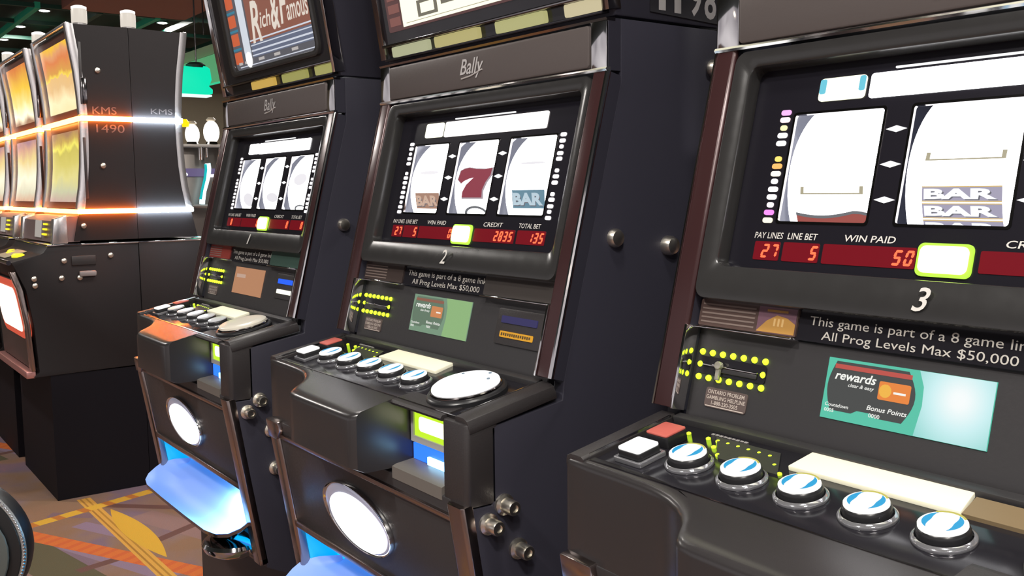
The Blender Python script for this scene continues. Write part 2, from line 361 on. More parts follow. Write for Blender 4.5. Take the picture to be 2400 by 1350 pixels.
    rp = P('right_placard', MB().prism(rrect(.0955, .2675, .0995, .1285, .002, 2), -.019, -.0165, F), pmat('placard_right_%d' % n, sp['placr'], .15))
    for a0, a1 in ((-.272, -.138), (.096, .262)):
        P('panel_top_rail', MB().box(a0, a1, .0960, .0985, -.024, -.010, F), m_chrome, .0008)
    lp = P('lower_panel', MB().box(-.2685, .2685, -.009, .0965, -.034, -.024, F), m_panel)
    # card reader with its ring of lights
    cr_ = P('card_reader', MB().prism(rrect(-.262, -.170, .0475, .0665, .003, 3), -.024, -.0225, F), m_gloss)
    obj('card_slot', MB().box(-.2545, -.1795, .0565, .0585, -.0225, -.0205, F), m_chrome, cr_, .0004)
    obj('card_slot_lip', MB().box(-.236, -.180, .0510, .0560, -.0225, -.0205, F), m_panel, cr_, .0008)
    lamps = [(-.2592+.01432*i, .0709) for i in range(7)]+[(-.2590+.0143*i, .0434) for i in range(7)]+[(-.2594, .0572), (-.1734, .0570)]
    for a, b in lamps:
        P('reader_led', MB().lathe(a, b, [(.0034, -.024), (.0034, -.0225), (.0024, -.0207), (.001, -.0200)], 12, F), m_led)
    if n == 3:
        ck = MB().box(-.2315, -.2265, .0425, .0590, -.0205, -.0165, F); ck.cyl(-.229, .0585, .0045, -.0205, -.015, 14, F)
        P('card_clip', ck, pmat('clear_clip', (.45, .43, .36), .15, .4), .0008)
    hp = P('helpline_plaque', MB().prism(rrect(-.2445, -.1878, .0128, .0342, .003, 3), -.024, -.0228, F), pmat('plaque_brown', (.16, .12, .11), .3, .3))
    tx = MB()
    for s_, b, a0, a1 in (('ONTARIO PROBLEM', .0278, -.2415, -.1915), ('GAMBLING HELPLINE', .0218, -.2425, -.1895), ('1-888-230-3505', .0160, -.2345, -.1985)): text(tx, s_, a0, a1, b, b+.0042, -.0225, F, 0, .01)
    obj('plaque_lettering', tx, pmat('plaque_print', (.62, .53, .47), .5), hp)
    obj('plaque_rule', MB().box(-.2425, -.190, .0137, .0147, -.0228, -.0224, F), pmat('plaque_print', (.62, .53, .47), .5), hp)
    # player screen
    fr_ = P('player_screen', MB().box(-.0985, .0655, .0275, .0862, -.024, -.0228, F), sp['scr'][0])
    if n > 1:
        e1 = MB(); pts = [(-.089-.0065*math.sin(math.pi*q/10), .036+.0475*q/10) for q in range(11)]+[(-.014+.0095*math.sin(math.pi*q/10), .036+.0475*q/10) for q in range(10, -1, -1)]+[(-.040, .036), (-.046, .0395), (-.060, .0395), (-.066, .036)]
        e1.prism(pts, -.0228, -.0224, F); so = obj('screen_badge', e1, sp['scr'][1], fr_)
        obj('screen_red_bar', MB().box(-.090, -.010, .0765, .0808, -.0224, -.0220, F), sp['scr'][2], fr_)
        obj('screen_orange_tile', MB().prism(rrect(-.0410, -.0095, .0540, .0710, .0015, 2), -.0224, -.0219, F), sp['scr'][3], fr_)
        obj('screen_side_glow', MB().prism([(-.001, .0277), (.0652, .0277), (.0652, .0860), (-.004, .0860), (.002, .072), (.003, .055)], -.0228, -.0225, F), sp['scr'][4], fr_)
        tx = MB(); text(tx, 'rewards', -.0885, -.0445, .0660, .0745, -.0220, F, .25, .02); text(tx, 'clear & easy', -.0730, -.0455, .0595, .0640, -.0220, F, .25, .01)
        text(tx, 'Countdown', -.0945, -.0690, .0395, .0430, -.0220, F, .2, .01); text(tx, 'Bonus Points', -.0500, -.0095, .0425, .0470, -.0220, F, .2, .012); text(tx, '0005', -.0945, -.084, .0340, .0375, -.0220, F, .0, .012); text(tx, '0000', -.0470, -.0355, .0360, .0398, -.0220, F, .0, .012)
        obj('screen_lettering', tx, emat('screen_white', (1, 1, .95), .9), fr_)
        if n == 3: obj('screen_orange_sun', MB().lathe(-.034, .0625, [(.0062, -.0219), (.0062, -.0216)], 14, F), emat('screen_amber', (.95, .50, .06), .9), fr_)
        obj('screen_tile_tag', MB().box(-.0255, -.0135, .061, .0630, -.0219, -.0215, F), emat('screen_white', (1, 1, .95), .9), fr_)
    else:
        obj('screen_pale_line', MB().box(-.085, -.035, .063, .071, -.0228, -.0224, F), emat('screen_peach', (.82, .55, .42), .62), fr_)
    # bill acceptor
    ba = P('bill_acceptor', MB().prism(rrect(.135, .243, .034, .085, .004), -.024, -.0215, F), m_black, .0008)
    obj('bill_slot', MB().prism(rrect(.147, .228, .0645, .0745, .0015, 2), -.0215, -.0200, F), sp['bill'][0], ba)
    obj('bill_lamp', MB().prism(rrect(.1485, .2232, .0442, .0530, .0015, 2), -.0215, -.0200, F), sp['bill'][1], ba)
    if n == 2:
        tx = MB()
        for i in range(14): tx.box(.152+.0049*i, .1552+.0049*i, .0464+.0005*(i % 2), .0506, -.0200, -.0197, F)
        obj('bill_marks', tx, pmat('bill_print', (.10, .06, .02), .5), ba)
    # ---- button deck
    dk = P('button_deck', MB().prism([(-.2705, .006), (-.2705, .1345), (.2695, .1345), (.2695, .006)], -.014, -.003, D), m_gloss, .0012)
    P('deck_hinge_strip', MB().box(-.268, .268, .1300, .1420, -.01, .004, D), m_panel, .001)
    for s in (-1, 1):
        P('deck_rail', MB().prism([(.2700*s, -.015), (.2700*s, .0015), (.2730*s, .0042), (.2900*s, .0042), (.2965*s, .001), (.2995*s, -.008), (.2995*s, -.015)], .000, .137, lambda a, c, b: D(a, b, c)), m_black, .0008)
        P('deck_rail_line', MB().box(min(.2705*s, .2718*s), max(.2705*s, .2718*s), .010, .130, .0015, .0046, D), m_chrome)
    P('deck_front_line', MB().box(-.2705, .2695, .0045, .0062, -.004, .0006, D), m_chromed)
    ys = [(-.176+.0655*i, .0560) for i in range(5)]
    for i, (a, b) in enumerate(ys):
        bo = P('round_button', MB().lathe(a, b, [(.0196, -.003), (.0202, .0055), (.0192, .0082), (.0182, .0090)], 28, D), m_rubber)
        obj('button_ring', MB().ring([(a+.0243*math.cos(q*math.pi/16), b+.0243*math.sin(q*math.pi/16)) for q in range(32)], [(a+.0212*math.cos(q*math.pi/16), b+.0212*math.sin(q*math.pi/16)) for q in range(32)], -.003, .0000, D, .0022), m_ringg, bo, .0006)
        obj('button_cap', MB().lathe(a, b, [(.0184, .0085), (.0184, .0108), (.0175, .0116), (.010, .0119)], 28, D), sp['cap'](i), bo)
        if n != 1:
            for s in (-1, 1):
                K = 10; ra, rb = [], []
                for q in range(K+1):
                    th = math.radians((128 if s == -1 else -52)+118*q/K); k = .0150-.0062*math.sin(math.pi*q/K)
                    ra.append(D(a+.0150*math.cos(th), b+.0150*math.sin(th), .0123)); rb.append(D(a+k*math.cos(th), b+k*math.sin(th), .0124))
                obj('cap_blue_swirl', MB().loft([ra, rb]), m_swirl, bo)
            if n == 3:
                pts = [(a+r*math.cos(math.radians(th)), b+r*math.sin(math.radians(th))) for r, rng in ((.0176, range(45, 136, 15)), (.0160, range(135, 44, -15))) for th in rng]
                obj('cap_yellow_print', MB().prism(pts, .0118, .0123, D), m_ylw, bo)
    def sqb(nm, a, b, cap, hgt):
        bo = P(nm, MB().prism(rrect(a-.0155, a+.0155, b-.0155, b+.0155, .003), -.003, .009, D), m_rubber, .0008)
        obj('button_cap', MB().prism(rrect(a-.0152, a+.0152, b-.0152, b+.0152, .003), .009, hgt, D), cap, bo, .0012)
        if nm == 'square_button': obj('button_ring', MB().ring(rrect(a-.0195, a+.0195, b-.0195, b+.0195, .003), rrect(a-.0162, a+.0162, b-.0162, b+.0162, .003), -.003, .002, D), m_ringg, bo, .0006)
    sqb('square_button', -.2300, .0415, m_white, .0125); sqb('red_square_button', -.2350, .0865, m_red, .0115)
    a, b = .2015, .066
    bb = P('spin_button', MB().lathe(a, b, [(.0545, -.003), (.0545, .003), (.0525, .0055), (.050, .0065)], 44, D), m_rubber)
    obj('button_ring', MB().lathe(a, b, [(.0490, .0055), (.0490, .0085), (.0480, .0098), (.046, .0103)], 44, D), m_chromed, bb)
    obj('button_cap', MB().lathe(a, b, [(.0462, .010), (.0455, .0135), (.042, .0158), (.030, .0172), (.012, .0178)], 44, D), sp['spin'], bb)
    if n == 2:
        for th, r in ((150, .03), (35, .033), (75, .036)):
            obj('cap_mark', MB().lathe(a+r*math.cos(math.radians(th)), b+r*math.sin(math.radians(th)), [(.0022, .0168), (.0022, .0180)], 10, D), emat('spin_mark', (.35, .45, .55), .7), bb)
    # ticket slot with slanted ring of lights, caption, card
    P('deck_slot_plate', MB().prism([(-.196, .119), (-.115, .119), (-.088, .079), (-.160, .079)], -.003, -.0014, D), m_panel)
    for a, b in [(-.2294, .113)]+[(-.2020+.0136*i, .1128-.0006*i) for i in range(7)]+[(-.1043, .0954), (-.0889, .0828), (-.1828, .0992), (-.1663, .0863)]:
        P('deck_led', MB().lathe(a, b, [(.0025, -.003), (.0025, -.0018), (.0012, -.001)], 10, D), m_led)
    tx = MB()
    for i in range(9): tx.box(-.2075+.0054*i, -.2035+.0054*i, .1232+.0004*(i % 2), .1262, -.003, -.0026, D)
    P('deck_caption', tx, m_printg)
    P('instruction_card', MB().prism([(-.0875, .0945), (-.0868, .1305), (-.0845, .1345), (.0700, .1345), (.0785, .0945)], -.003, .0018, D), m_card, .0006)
    if n == 3: P('tan_patch', MB().prism([(.079, .0945), (.0745, .126), (.20, .126), (.255, .0945)], -.003, .0006, D), pmat('tan_patch', (.24, .17, .09), .5))  # flat tan patch on the deck beside the instruction card
    # ---- moulded front under the deck with the wrist rest
    ct = [(-.2985, -.339), (-.2965, -.3465), (-.290, -.349), (-.26, -.350), (-.22, -.3505), (-.18, -.352), (-.158, -.3545), (-.140, -.359), (-.122, -.3665), (-.107, -.3765), (-.096, -.3885), (-.089, -.400), (-.0835, -.4065), (-.076, -.4098), (-.06, -.411), (-.02, -.4115), (.03, -.4115), (.08, -.4115), (.106, -.411), (.1155, -.4085), (.12, -.403)]
    def zt(y): q = max(0, -.352-y); return 1.041+.1955*(y+.347)-.5*q*q-.02*q
    rows = []
    for u, y in ct:
        zb = .931+.30*max(0, -.352-y)
        ins = lambda k: (u, y+k, zt(y+k))
        z0 = zt(y)
        rows.append([(u, -.22, zb), (u, y+.012, zb), (u, y, zb+.006), (u, y, z0-.008), (u, y+.0007, z0-.004), (u, y+.0026, z0-.0012), ins(.006), ins(.016), (u, (y-.342)/2+.006, zt((y-.342)/2+.006)), (u, -.3405, zt(-.3405)), (u, -.335, zt(-.335)-.006)])
    fb = MB().loft(rows)
    last = rows[-1]; fb.add(last+[(.12, -.22, .99)], [tuple(range(len(last)+1))]); first = rows[0]; fb.add(first+[(first[0][0], -.22, .99)], [tuple(range(len(first), -1, -1))])
    P('wrist_rest', fb, m_rest, angle=50)
    P('front_column', MB().prism(rrect(.244, .2985, -.3505, -.30, .008), .934, 1.038, lambda a, y, z: (a, y, z)), m_black, .003)
    P('slot_lintel', MB().prism([(-.3495, 1.0335), (-.3515, 1.037), (-.3490, 1.0405), (-.318, 1.046), (-.318, 1.0335)], .12, .2445, lambda y, z, u: (u, y, z)), m_black)
    P('slot_ledge', MB().prism([(-.3515, .933), (-.3515, .949), (-.345, .9515), (-.30, .9565), (-.30, .933)], .12, .2445, lambda y, z, u: (u, y, z)), pmat('ledge_lit_plastic', (.16, .145, .13), .4))  # overhead light on the black plastic ledge is put into this lighter grey
    tp = P('ticket_printer', MB().box(.119, .2445, -.317, -.300, .95, 1.045), m_black)
    obj('ticket_display_frame', MB().ring([(.122, .980), (.232, .980), (.232, 1.0275), (.122, 1.0275)], [(.128, .9885), (.228, .9885), (.228, 1.0235), (.128, 1.0235)], -.317, -.322, lambda a, z, y: (a, y, z)), pmat('grey_display_frame', (.45, .45, .45), .4), tp)
    obj('ticket_display', MB().box(.128, .228, -.3195, -.317, .9885, 1.0235), emat('lime_display', (.50, .80, .02), 1.15), tp)
    obj('ticket_display_glow', MB().prism(rrect(.140, .222, .9965, 1.0165, .006, 4), -.3195, -.3203, lambda a, z, y: (a, y, z)), emat('lime_text', (1, 1, .62), 2.2), tp)
    obj('ticket_slot_glow', MB().box(.124, .236, -.3195, -.317, .9555, .9775), emat('blue_slot_glow', (.02, .16, .95), 1.6), tp)
    obj('ticket_slot_glow', MB().prism(rrect(.165, .222, -.324, -.3185, .002, 2), .9560, .966, lambda a, y, z: (a, y, z)), emat('blue_white_slot', (.30, .65, 1.0), 5.0), tp, label='brightest pale blue part of the slot glow')
    # ---- lower door
    P('lower_door', MB().box(-.264, .264, -.004, .174, -.018, -.002, R), m_panel, .002)
    bd = [(-.266, .003), (-.075, .003), (-.055, -.008), (.105, -.008), (.125, .004), (.262, .004)]
    for a0, a1, t0, t1, nm in ((-.294, -.262, -.002, .33, 'door_trim'), (.262, .2985, -.002, .33, 'door_trim'), (-.264, .264, .172, .184, 'door_bottom_trim'), (-.264, .264, .016, .024, 'door_top_trim'), (-.294, .2985, .318, .33, 'door_foot_trim')):
        P(nm, MB().prism([(a0, -.012), (a0, .001), (a0+.004, .005), (a1-.004, .005), (a1, .001), (a1, -.012)], t0, t1, lambda a, c, b: R(a, b, c)) if a1-a0 < .1 else MB().box(a0, a1, t0, t1, -.012, .003, R), m_trim, .0015)
    P('door_corner', MB().prism([(-.2945, -.006), (-.246, -.006), (-.246, .010), (-.262, .026), (-.2945, .026)], -.012, .0065, R), m_trim, .002)
    P('door_back', MB().box(-.262, .262, .172, .325, -.09, -.08, R), m_void)
    ov = [(math.cos(q*math.pi/24), math.sin(q*math.pi/24)) for q in range(48)]
    tl = .25
    def O(k): return [(-.012+.097*k*x+.010*y*k, .098+.0475*k*y) for x, y in ov]
    def O2(k): return [(a+.013*(1-.0), b+.003) for a, b in O(k)]
    P('badge_rim', MB().ring(O(1.06), O(.985), -.002, .006, R, .003), m_chrome, .001)
    def dome(P_, hs, nm, mt, sh):
        bl = MB(); n0 = 48
        bl.v = [R(a+sh, b+sh*.22, h) for k, h in hs for a, b in P_(k)]
        for i in range(len(hs)-1):
            for k in range(n0): bl.f.append((i*n0+k, i*n0+(k+1) % n0, (i+1)*n0+(k+1) % n0, (i+1)*n0+k))
        bl.f.append(tuple((len(hs)-1)*n0+k for k in range(n0)))
        return P(nm, bl, mt)
    dome(O, ((1.0, .0), (.98, .004), (.9, .006), (.5, .007)), 'badge_housing', pmat('badge_lilac', (.50, .48, .60), .18, .5, (.55, .58, .75), .22), 0)
    dome(O, ((.86, .005), (.84, .009), (.7, .011), (.4, .013), (.15, .0135)), 'badge_lamp', sp['badge'], .009)
    # ---- coin tray glowing in the opening
    P('tray_backlight', MB().box(-.262, .262, .186, .262, -.066, -.060, R), emat('tray_cyan', (.0, .42, .95), 1.5))
    P('door_lower_panel', MB().box(-.262, .262, .300, .320, -.03, -.016, R), m_panel)
    for s in (-1, 1): P('tray_cheek', MB().box(.262*s-.002, .262*s+.002, .186, .318, -.08, -.012, R), pmat('tray_cheek_glow', (.05, .25, .5), .4, 0, (0, .40, .92), .9))  # cavity glow is put into the cheeks' own blue colour and emission
    rim = [(-.272, -.312, .688), (-.275, -.330, .676), (-.268, -.347, .667), (-.248, -.360, .660), (-.215, -.366, .657), (-.1, -.367, .656), (.05, -.367, .656), (.165, -.366, .657), (.215, -.361, .661), (.25, -.349, .669), (.272, -.332, .682), (.276, -.315, .694)]
    rim = [(-.222, -.262, .700), (-.250, -.290, .696)]+rim+[(.262, -.290, .703), (.240, -.262, .708)]
    K_ = 7; n_ = len(rim)
    back = [Vector((-.215+.445*i/(n_-1), -.252, .706)) for i in range(n_)]
    rows = []
    for q in range(K_+1):
        f_ = q/K_; sag = .030*math.sin(math.pi*min(1, f_*1.25))*(1 if f_ < .8 else 1)
        rows.append([Vector(p).lerp(b_, f_*.92)-Vector((0, 0, max(0, sag)*(1 if 3 < k_ < n_-4 else .45))) for k_, (p, b_) in enumerate(zip(rim, back))])
    P('coin_tray', MB().loft(rows), pmat('tray_blue_lit_plastic', (.30, .40, .62), .5, 0, (.07, .24, 1), .50))  # blue light on the white tray is put into its colour and glow
    dn = lambda row, dz, k=1.0: [Vector((p.x*k, p.y, p.z+dz)) for p in row]
    out = [dn(rows[0], -.0005, 1.004), dn(rows[0], -.007, 1.004)]+[dn(q_, -.008, 1.003) for q_ in rows[1:6]]
    P('tray_shell', MB().loft(out), m_chromed)
    P('tray_bowl', MB().lathe(.185, -.312, [(.050, .636), (.060, .634), (.064, .627), (.058, .614), (.040, .603), (.015, .597)], 28, ID), m_chrome)
    area('tray_lamp_light', (x+.17, -.300, .738), .12, .8, (.42, .80, 1), (math.radians(-12), 0, 0), 'RECTANGLE', .03)
    # ---- top box
    tb = MB().prism([(-.105, 1.5405), (-.105-.09, 2.10), (.10, 2.10), (.10, 1.5405)], -.2965, .2965, lambda y, z, u: (u, y, z))
    P('top_box', tb, m_side, .003)
    for s in (-1, 1):
        P('top_box_edge', MB().prism([(.284*s, -.02), (.2985*s, -.02), (.2985*s, .002), (.2945*s, .0045), (.284*s, .001)], 0.0, .56, lambda a, c, b: TB(a, b, c)), m_chromed if n != 1 else m_chrome, .0008)
    P('top_box_rail', MB().box(-.285, .285, .0195, .0245, -.012, .004, TB), m_chromed, .001)
    P('top_box_rail', MB().box(-.285, .285, -.0035, .0005, -.012, .003, TB), m_gloss, .0008)
    for i, (a0, a1) in enumerate([(-.262, -.146), (-.124, -.001), (.046, .162), (.207, .288)]):
        if n == 1 and i == 0: continue
        P('sill_panel', MB().prism(rrect(a0, a1, .0015, .0185, .003, 3), -.010, -.001, TB), sp['sill'](i))  # weak yellow emission put into panels along the sill strip
    P('sill_back', MB().box(-.284, .284, .0, .0195, -.012, -.009, TB), m_gloss)
    P('top_glass_surround', MB().box(-.284, .284, .0245, .56, -.014, -.004, TB), m_gloss)
    sp['top'](t, P)
    return t

# ---- contents of the two visible top glasses
def top_famous(t, P):
    g = P('top_glass', MB().prism(rrect(-.190, .236, .050, .54, .012), -.004, -.0025, TB), emat('art_grey', (.17, .17, .20), .55))
    P('top_glass_frame', MB().ring(rrect(-.222, .250, .038, .556, .022), rrect(-.190, .236, .050, .542, .014), -.012, .003, TB), m_bezel, .002)
    m = MB(); 
    for i in range(9): m.prism(rrect(-.187, -.146, .064+.0405*i, .090+.0405*i, .003, 3), -.0025, -.0018, TB)
    obj('orange_icons', m, emat('art_orange', (.68, .13, .045), .85), g)
    m = MB()
    for i in range(9): m.box(-.189, -.142, .0935+.0405*i, .0985+.0405*i, -.0025, -.0018, TB)
    obj('blue_bars', m, emat('art_blue_bar', (.05, .28, .42), .7), g)
    obj('white_column', MB().prism(rrect(-.128, -.092, .060, .53, .01), -.0025, -.0018, TB), emat('art_white_glow', (.80, .86, .95), .8), g)
    obj('white_beacon', MB().lathe(-.108, .068, [(.017, -.0018), (.017, -.0012)], 20, TB), emat('art_hot_white', (1, .98, .9), 1.4), g)
    obj('title_field', MB().box(-.082, .232, .100, .205, -.0025, -.0020, TB), emat('art_rust', (.33, .12, .08), .75), g)
    obj('yellow_rule', MB().box(-.088, .232, .2065, .2135, -.0020, -.0014, TB), emat('art_yellow', (.62, .58, .05), .8), g)
    obj('pale_field', MB().box(-.088, .232, .2135, .50, -.0025, -.0020, TB), emat('art_pale', (.72, .82, .78), .75), g)
    m = MB(); text(m, 'R', -.066, -.012, .098, .185, -.0010, TB, .3, .02); text(m, 'ich', -.014, .045, .124, .158, -.0010, TB, .3, .01); text(m, '&', .048, .092, .112, .190, -.0010, TB, .3, .02); text(m, 'F', .094, .138, .118, .196, -.0010, TB, .3, .02); text(m, 'amous', .128, .228, .120, .150, -.0010, TB, .2, .01)
    obj('title_lettering', m, emat('art_ivory', (.88, .78, .68), .85), g)
    obj('slate_field', MB().box(-.082, .232, .070, .100, -.0025, -.0020, TB), emat('art_slate', (.17, .20, .30), .7), g)
    m = MB()
    for b, hh in ((.104, .003), (.094, .0022), (.082, .0035), (.0725, .0025), (.0545, .002)): m.box(-.085 if b > .06 else -.165, .232, b, b+hh, -.0019, -.0013, TB)
    obj('white_rules', m, emat('art_white_rule', (.72, .76, .86), .85), g)
    for a0, a1 in ((-.170, -.150), (-.135, -.110), (-.055, -.025), (.030, .060), (.120, .150)): obj('small_caption', MB().box(a0, a1, .0605, .0665, -.0019, -.0013, TB), emat('art_caption', (.62, .58, .56), .75), g)
def top_cream(t, P):
    g = P('top_glass', MB().prism(rrect(-.262, .270, .043, .54, .004), -.004, -.0025, TB), emat('art_dark_red', (.16, .07, .07), .6))
    obj('cream_field', MB().box(-.212, .266, .047, .53, -.0025, -.0019, TB), emat('art_cream', (1.0, .97, .72), 1.25), g)
    m = MB()
    for i in range(8): m.box(-.254, -.219, .052+.021*i, .066+.021*i, -.0025, -.0019, TB)
    obj('red_side_tiles', m, emat('art_side_red', (.36, .14, .12), .6), g)
    m = MB(); m.ring([(-.160, .056), (-.100, .056), (-.100, .082), (-.160, .082)], [(-.151, .061), (-.109, .061), (-.109, .077), (-.151, .077)], -.0019, -.0013, TB); m.box(-.088, .250, .066, .084, -.0019, -.0013, TB)
    obj('grey_value_box', m, emat('art_grey_box', (.24, .22, .17), .7), g)
    m = MB(); m.box(-.2, .262, .0515, .0525, -.0019, -.0013, TB); m.box(-.2, .262, .098, .1, -.0019, -.0013, TB); obj('thin_rules', m, emat('art_tan_rule', (.55, .50, .35), .7), g)
def top_dark(t, P):
    P('top_glass', MB().prism(rrect(-.262, .270, .043, .54, .004), -.004, -.0025, TB), emat('art_cream', (1.0, .97, .72), 1.25))

def glow_mat():
    m = emat('screen_ice', (.55, .90, .86), .95); n = m.node_tree; b = n.nodes['Principled BSDF']
    tc = n.nodes.new('ShaderNodeTexCoord'); mp = n.nodes.new('ShaderNodeMapping'); mp.inputs['Location'].default_value = (-.036, 0, -1.133); n.links.new(tc.outputs['Object'], mp.inputs['Vector'])
    ln = n.nodes.new('ShaderNodeVectorMath'); ln.operation = 'LENGTH'; n.links.new(mp.outputs[0], ln.inputs[0])
    mp.inputs['Scale'].default_value = (1, 0, 1)
    cr_ = n.nodes.new('ShaderNodeValToRGB'); e = cr_.color_ramp.elements; e[0].position = .006; e[0].color = (.95, 1, 1, 1); e[1].position = .05; e[1].color = (.30, .70, .66, 1); x = e.new(.026); x.color = (.62, .90, .92, 1)
    n.links.new(ln.outputs['Value'], cr_.inputs['Fac']); n.links.new(cr_.outputs['Color'], b.inputs['Emission Color']); return m
lampw = lambda i: emat('payline_lamp_white', (1, .95, .97), 1.1)
lc = [(.95, .42, .85), (1, .75, .78), (.98, .85, .45), (1, .95, .97), (1, .95, .97), (1, .70, .15), (.95, .45, .12), (1, .9, .75), (1, .95, .97), (1, .95, .97), (1, .95, .97), (1, .85, .95), (.9, .25, .8), (1, .92, .7)]
def lampc(i): c = lc[i % 14]; return emat('payline_lamp_colour_%d' % (i % 14), c, 1.25)
scr_mid = (emat('screen_green_dim', (.20, .33, .22), .85), emat('screen_badge_green', (.14, .22, .15), .8), emat('screen_dull_red', (.36, .14, .09), .7), emat('screen_orange_dim', (.75, .28, .10), .8), emat('screen_green_light', (.30, .52, .22), .85))
scr_bright = (emat('screen_teal', (.10, .62, .44), .85), emat('screen_badge_dark', (.07, .075, .075), .7), emat('screen_red', (.62, .09, .07), .8), emat('screen_orange', (.88, .25, .04), .9), glow_mat())
scr_or = (emat('screen_tan_orange', (.50, .235, .12), .9),)
caps = lambda i: m_white
def caps2(i): return m_white
S = .78; X2 = -.5345
sill_y = lambda i: emat('sill_yellow_%d' % i, [(.55, .56, .34), (.60, .53, .22), (.58, .56, .25), (.78, .68, .42)][i], .75)
sill_1 = lambda i: emat('sill_warm_%d' % i, [(.6, .5, .2), (.75, .48, .10), (.42, .40, .12), (.45, .43, .14)][i], .75)
cap_dim = pmat('button_grey_cap', (.55, .55, .56), .2, 0, (.6, .6, .65), .25)
make_machine(1, X2-S, 'black slot machine numbered 1, with red and blue title art above', dict(
    reels=[[('ghost', -.05, -.02)], [('ghost', -.04, -.02)], [('ghost', -.005, .02), ('ring', -.056, -.045)]], lamp=lampw, banner=m_banner, tile=m_banner, m=('8', '', '0', '8', '8'), plac=(.30, .05, .04), placr=(.05, .09, .075),
    scr=scr_or, bill=(emat('bill_blue_lit', (.01, .12, .95), 1.0), emat('bill_white_lit', (1, 1, .8), 1.3)), cap=lambda i: cap_dim, spin=pmat('spin_grey_cap', (.62, .58, .50), .25, 0, (.6, .55, .42), .25), badge=emat('badge_white', (.93, .97, 1), 2.6), sill=sill_1, top=top_famous))
make_machine(2, X2, 'black slot machine numbered 2, red seven on its middle reel', dict(
    reels=[[('bar', -.0475, -.024), ('ghost', .008, .014)], [('seven', -.030, .016), ('ring', -.056, -.043)], [('barb', -.0445, -.0205), ('ghost', .018, .022)]], lamp=lampw, banner=emat('banner_pink_white', (1, .93, .90), 1.9), tile=emat('tile_yellow_white', (1, 1, .78), 1.5), m=('27', '5', '0', '2835', '135'),
    plac=(.055, .040, .036), placr=(.055, .048, .045), scr=scr_mid, bill=(emat('bill_navy', (.035, .03, .16), .6), emat('bill_amber', (.80, .37, .015), .9)), cap=caps, spin=emat('spin_white', (1, 1, .98), 1.25), badge=emat('badge_white', (.93, .97, 1), 2.6), sill=sill_y, top=top_cream))
make_machine(3, X2+S, 'nearest black slot machine, numbered 3, with a bright teal rewards screen', dict(
    reels=[[('line', -.027, -.02), ('arc', -.062, -.0455)], [('line', .004, .01), ('bart', -.0335, -.0205), ('bart', -.049, -.036), ('bart', -.0645, -.0515)], [('ghost', 0, .02)]], lamp=lampc, banner=m_banner, tile=emat('tile_hot_yellow', (1, 1, .72), 1.6), m=('27', '5', '50', '', ''),
    plac=(.085, .055, .048), placr=(.05, .045, .045), scr=scr_bright, bill=(emat('bill_navy', (.035, .03, .16), .6), emat('bill_amber', (.80, .37, .015), .9)), cap=caps, spin=emat('spin_white', (1, 1, .98), 1.25), badge=emat('badge_white', (.93, .97, 1), 2.6), sill=sill_y, top=top_dark))
# number plate on the top box of the middle machine
mid = [o for o in bpy.data.objects if o.name.startswith('slot_machine') and abs(o.location.x-X2) < .01][0]
npz = obj('number_plate', MB().prism([(-.045, 1.551), (.099, 1.545), (.099, 1.625), (-.045, 1.631)], .2965, .2985, lambda y, z, u: (u, y, z)), m_gloss, mid)
for i, ch in enumerate('1198'):
    y0 = -.030+.0295*i; V, Fc = tmesh(ch, 0, .02); wd_ = .013 if ch == '1' else .024
    o = obj('plate_digit', MB().add([(.2989, y0+wd_*a, 1.5545-.045*(y0+.03)+.05*b) for a, b in V], Fc), pmat('plate_print', (.42, .40, .40), .5), npz)

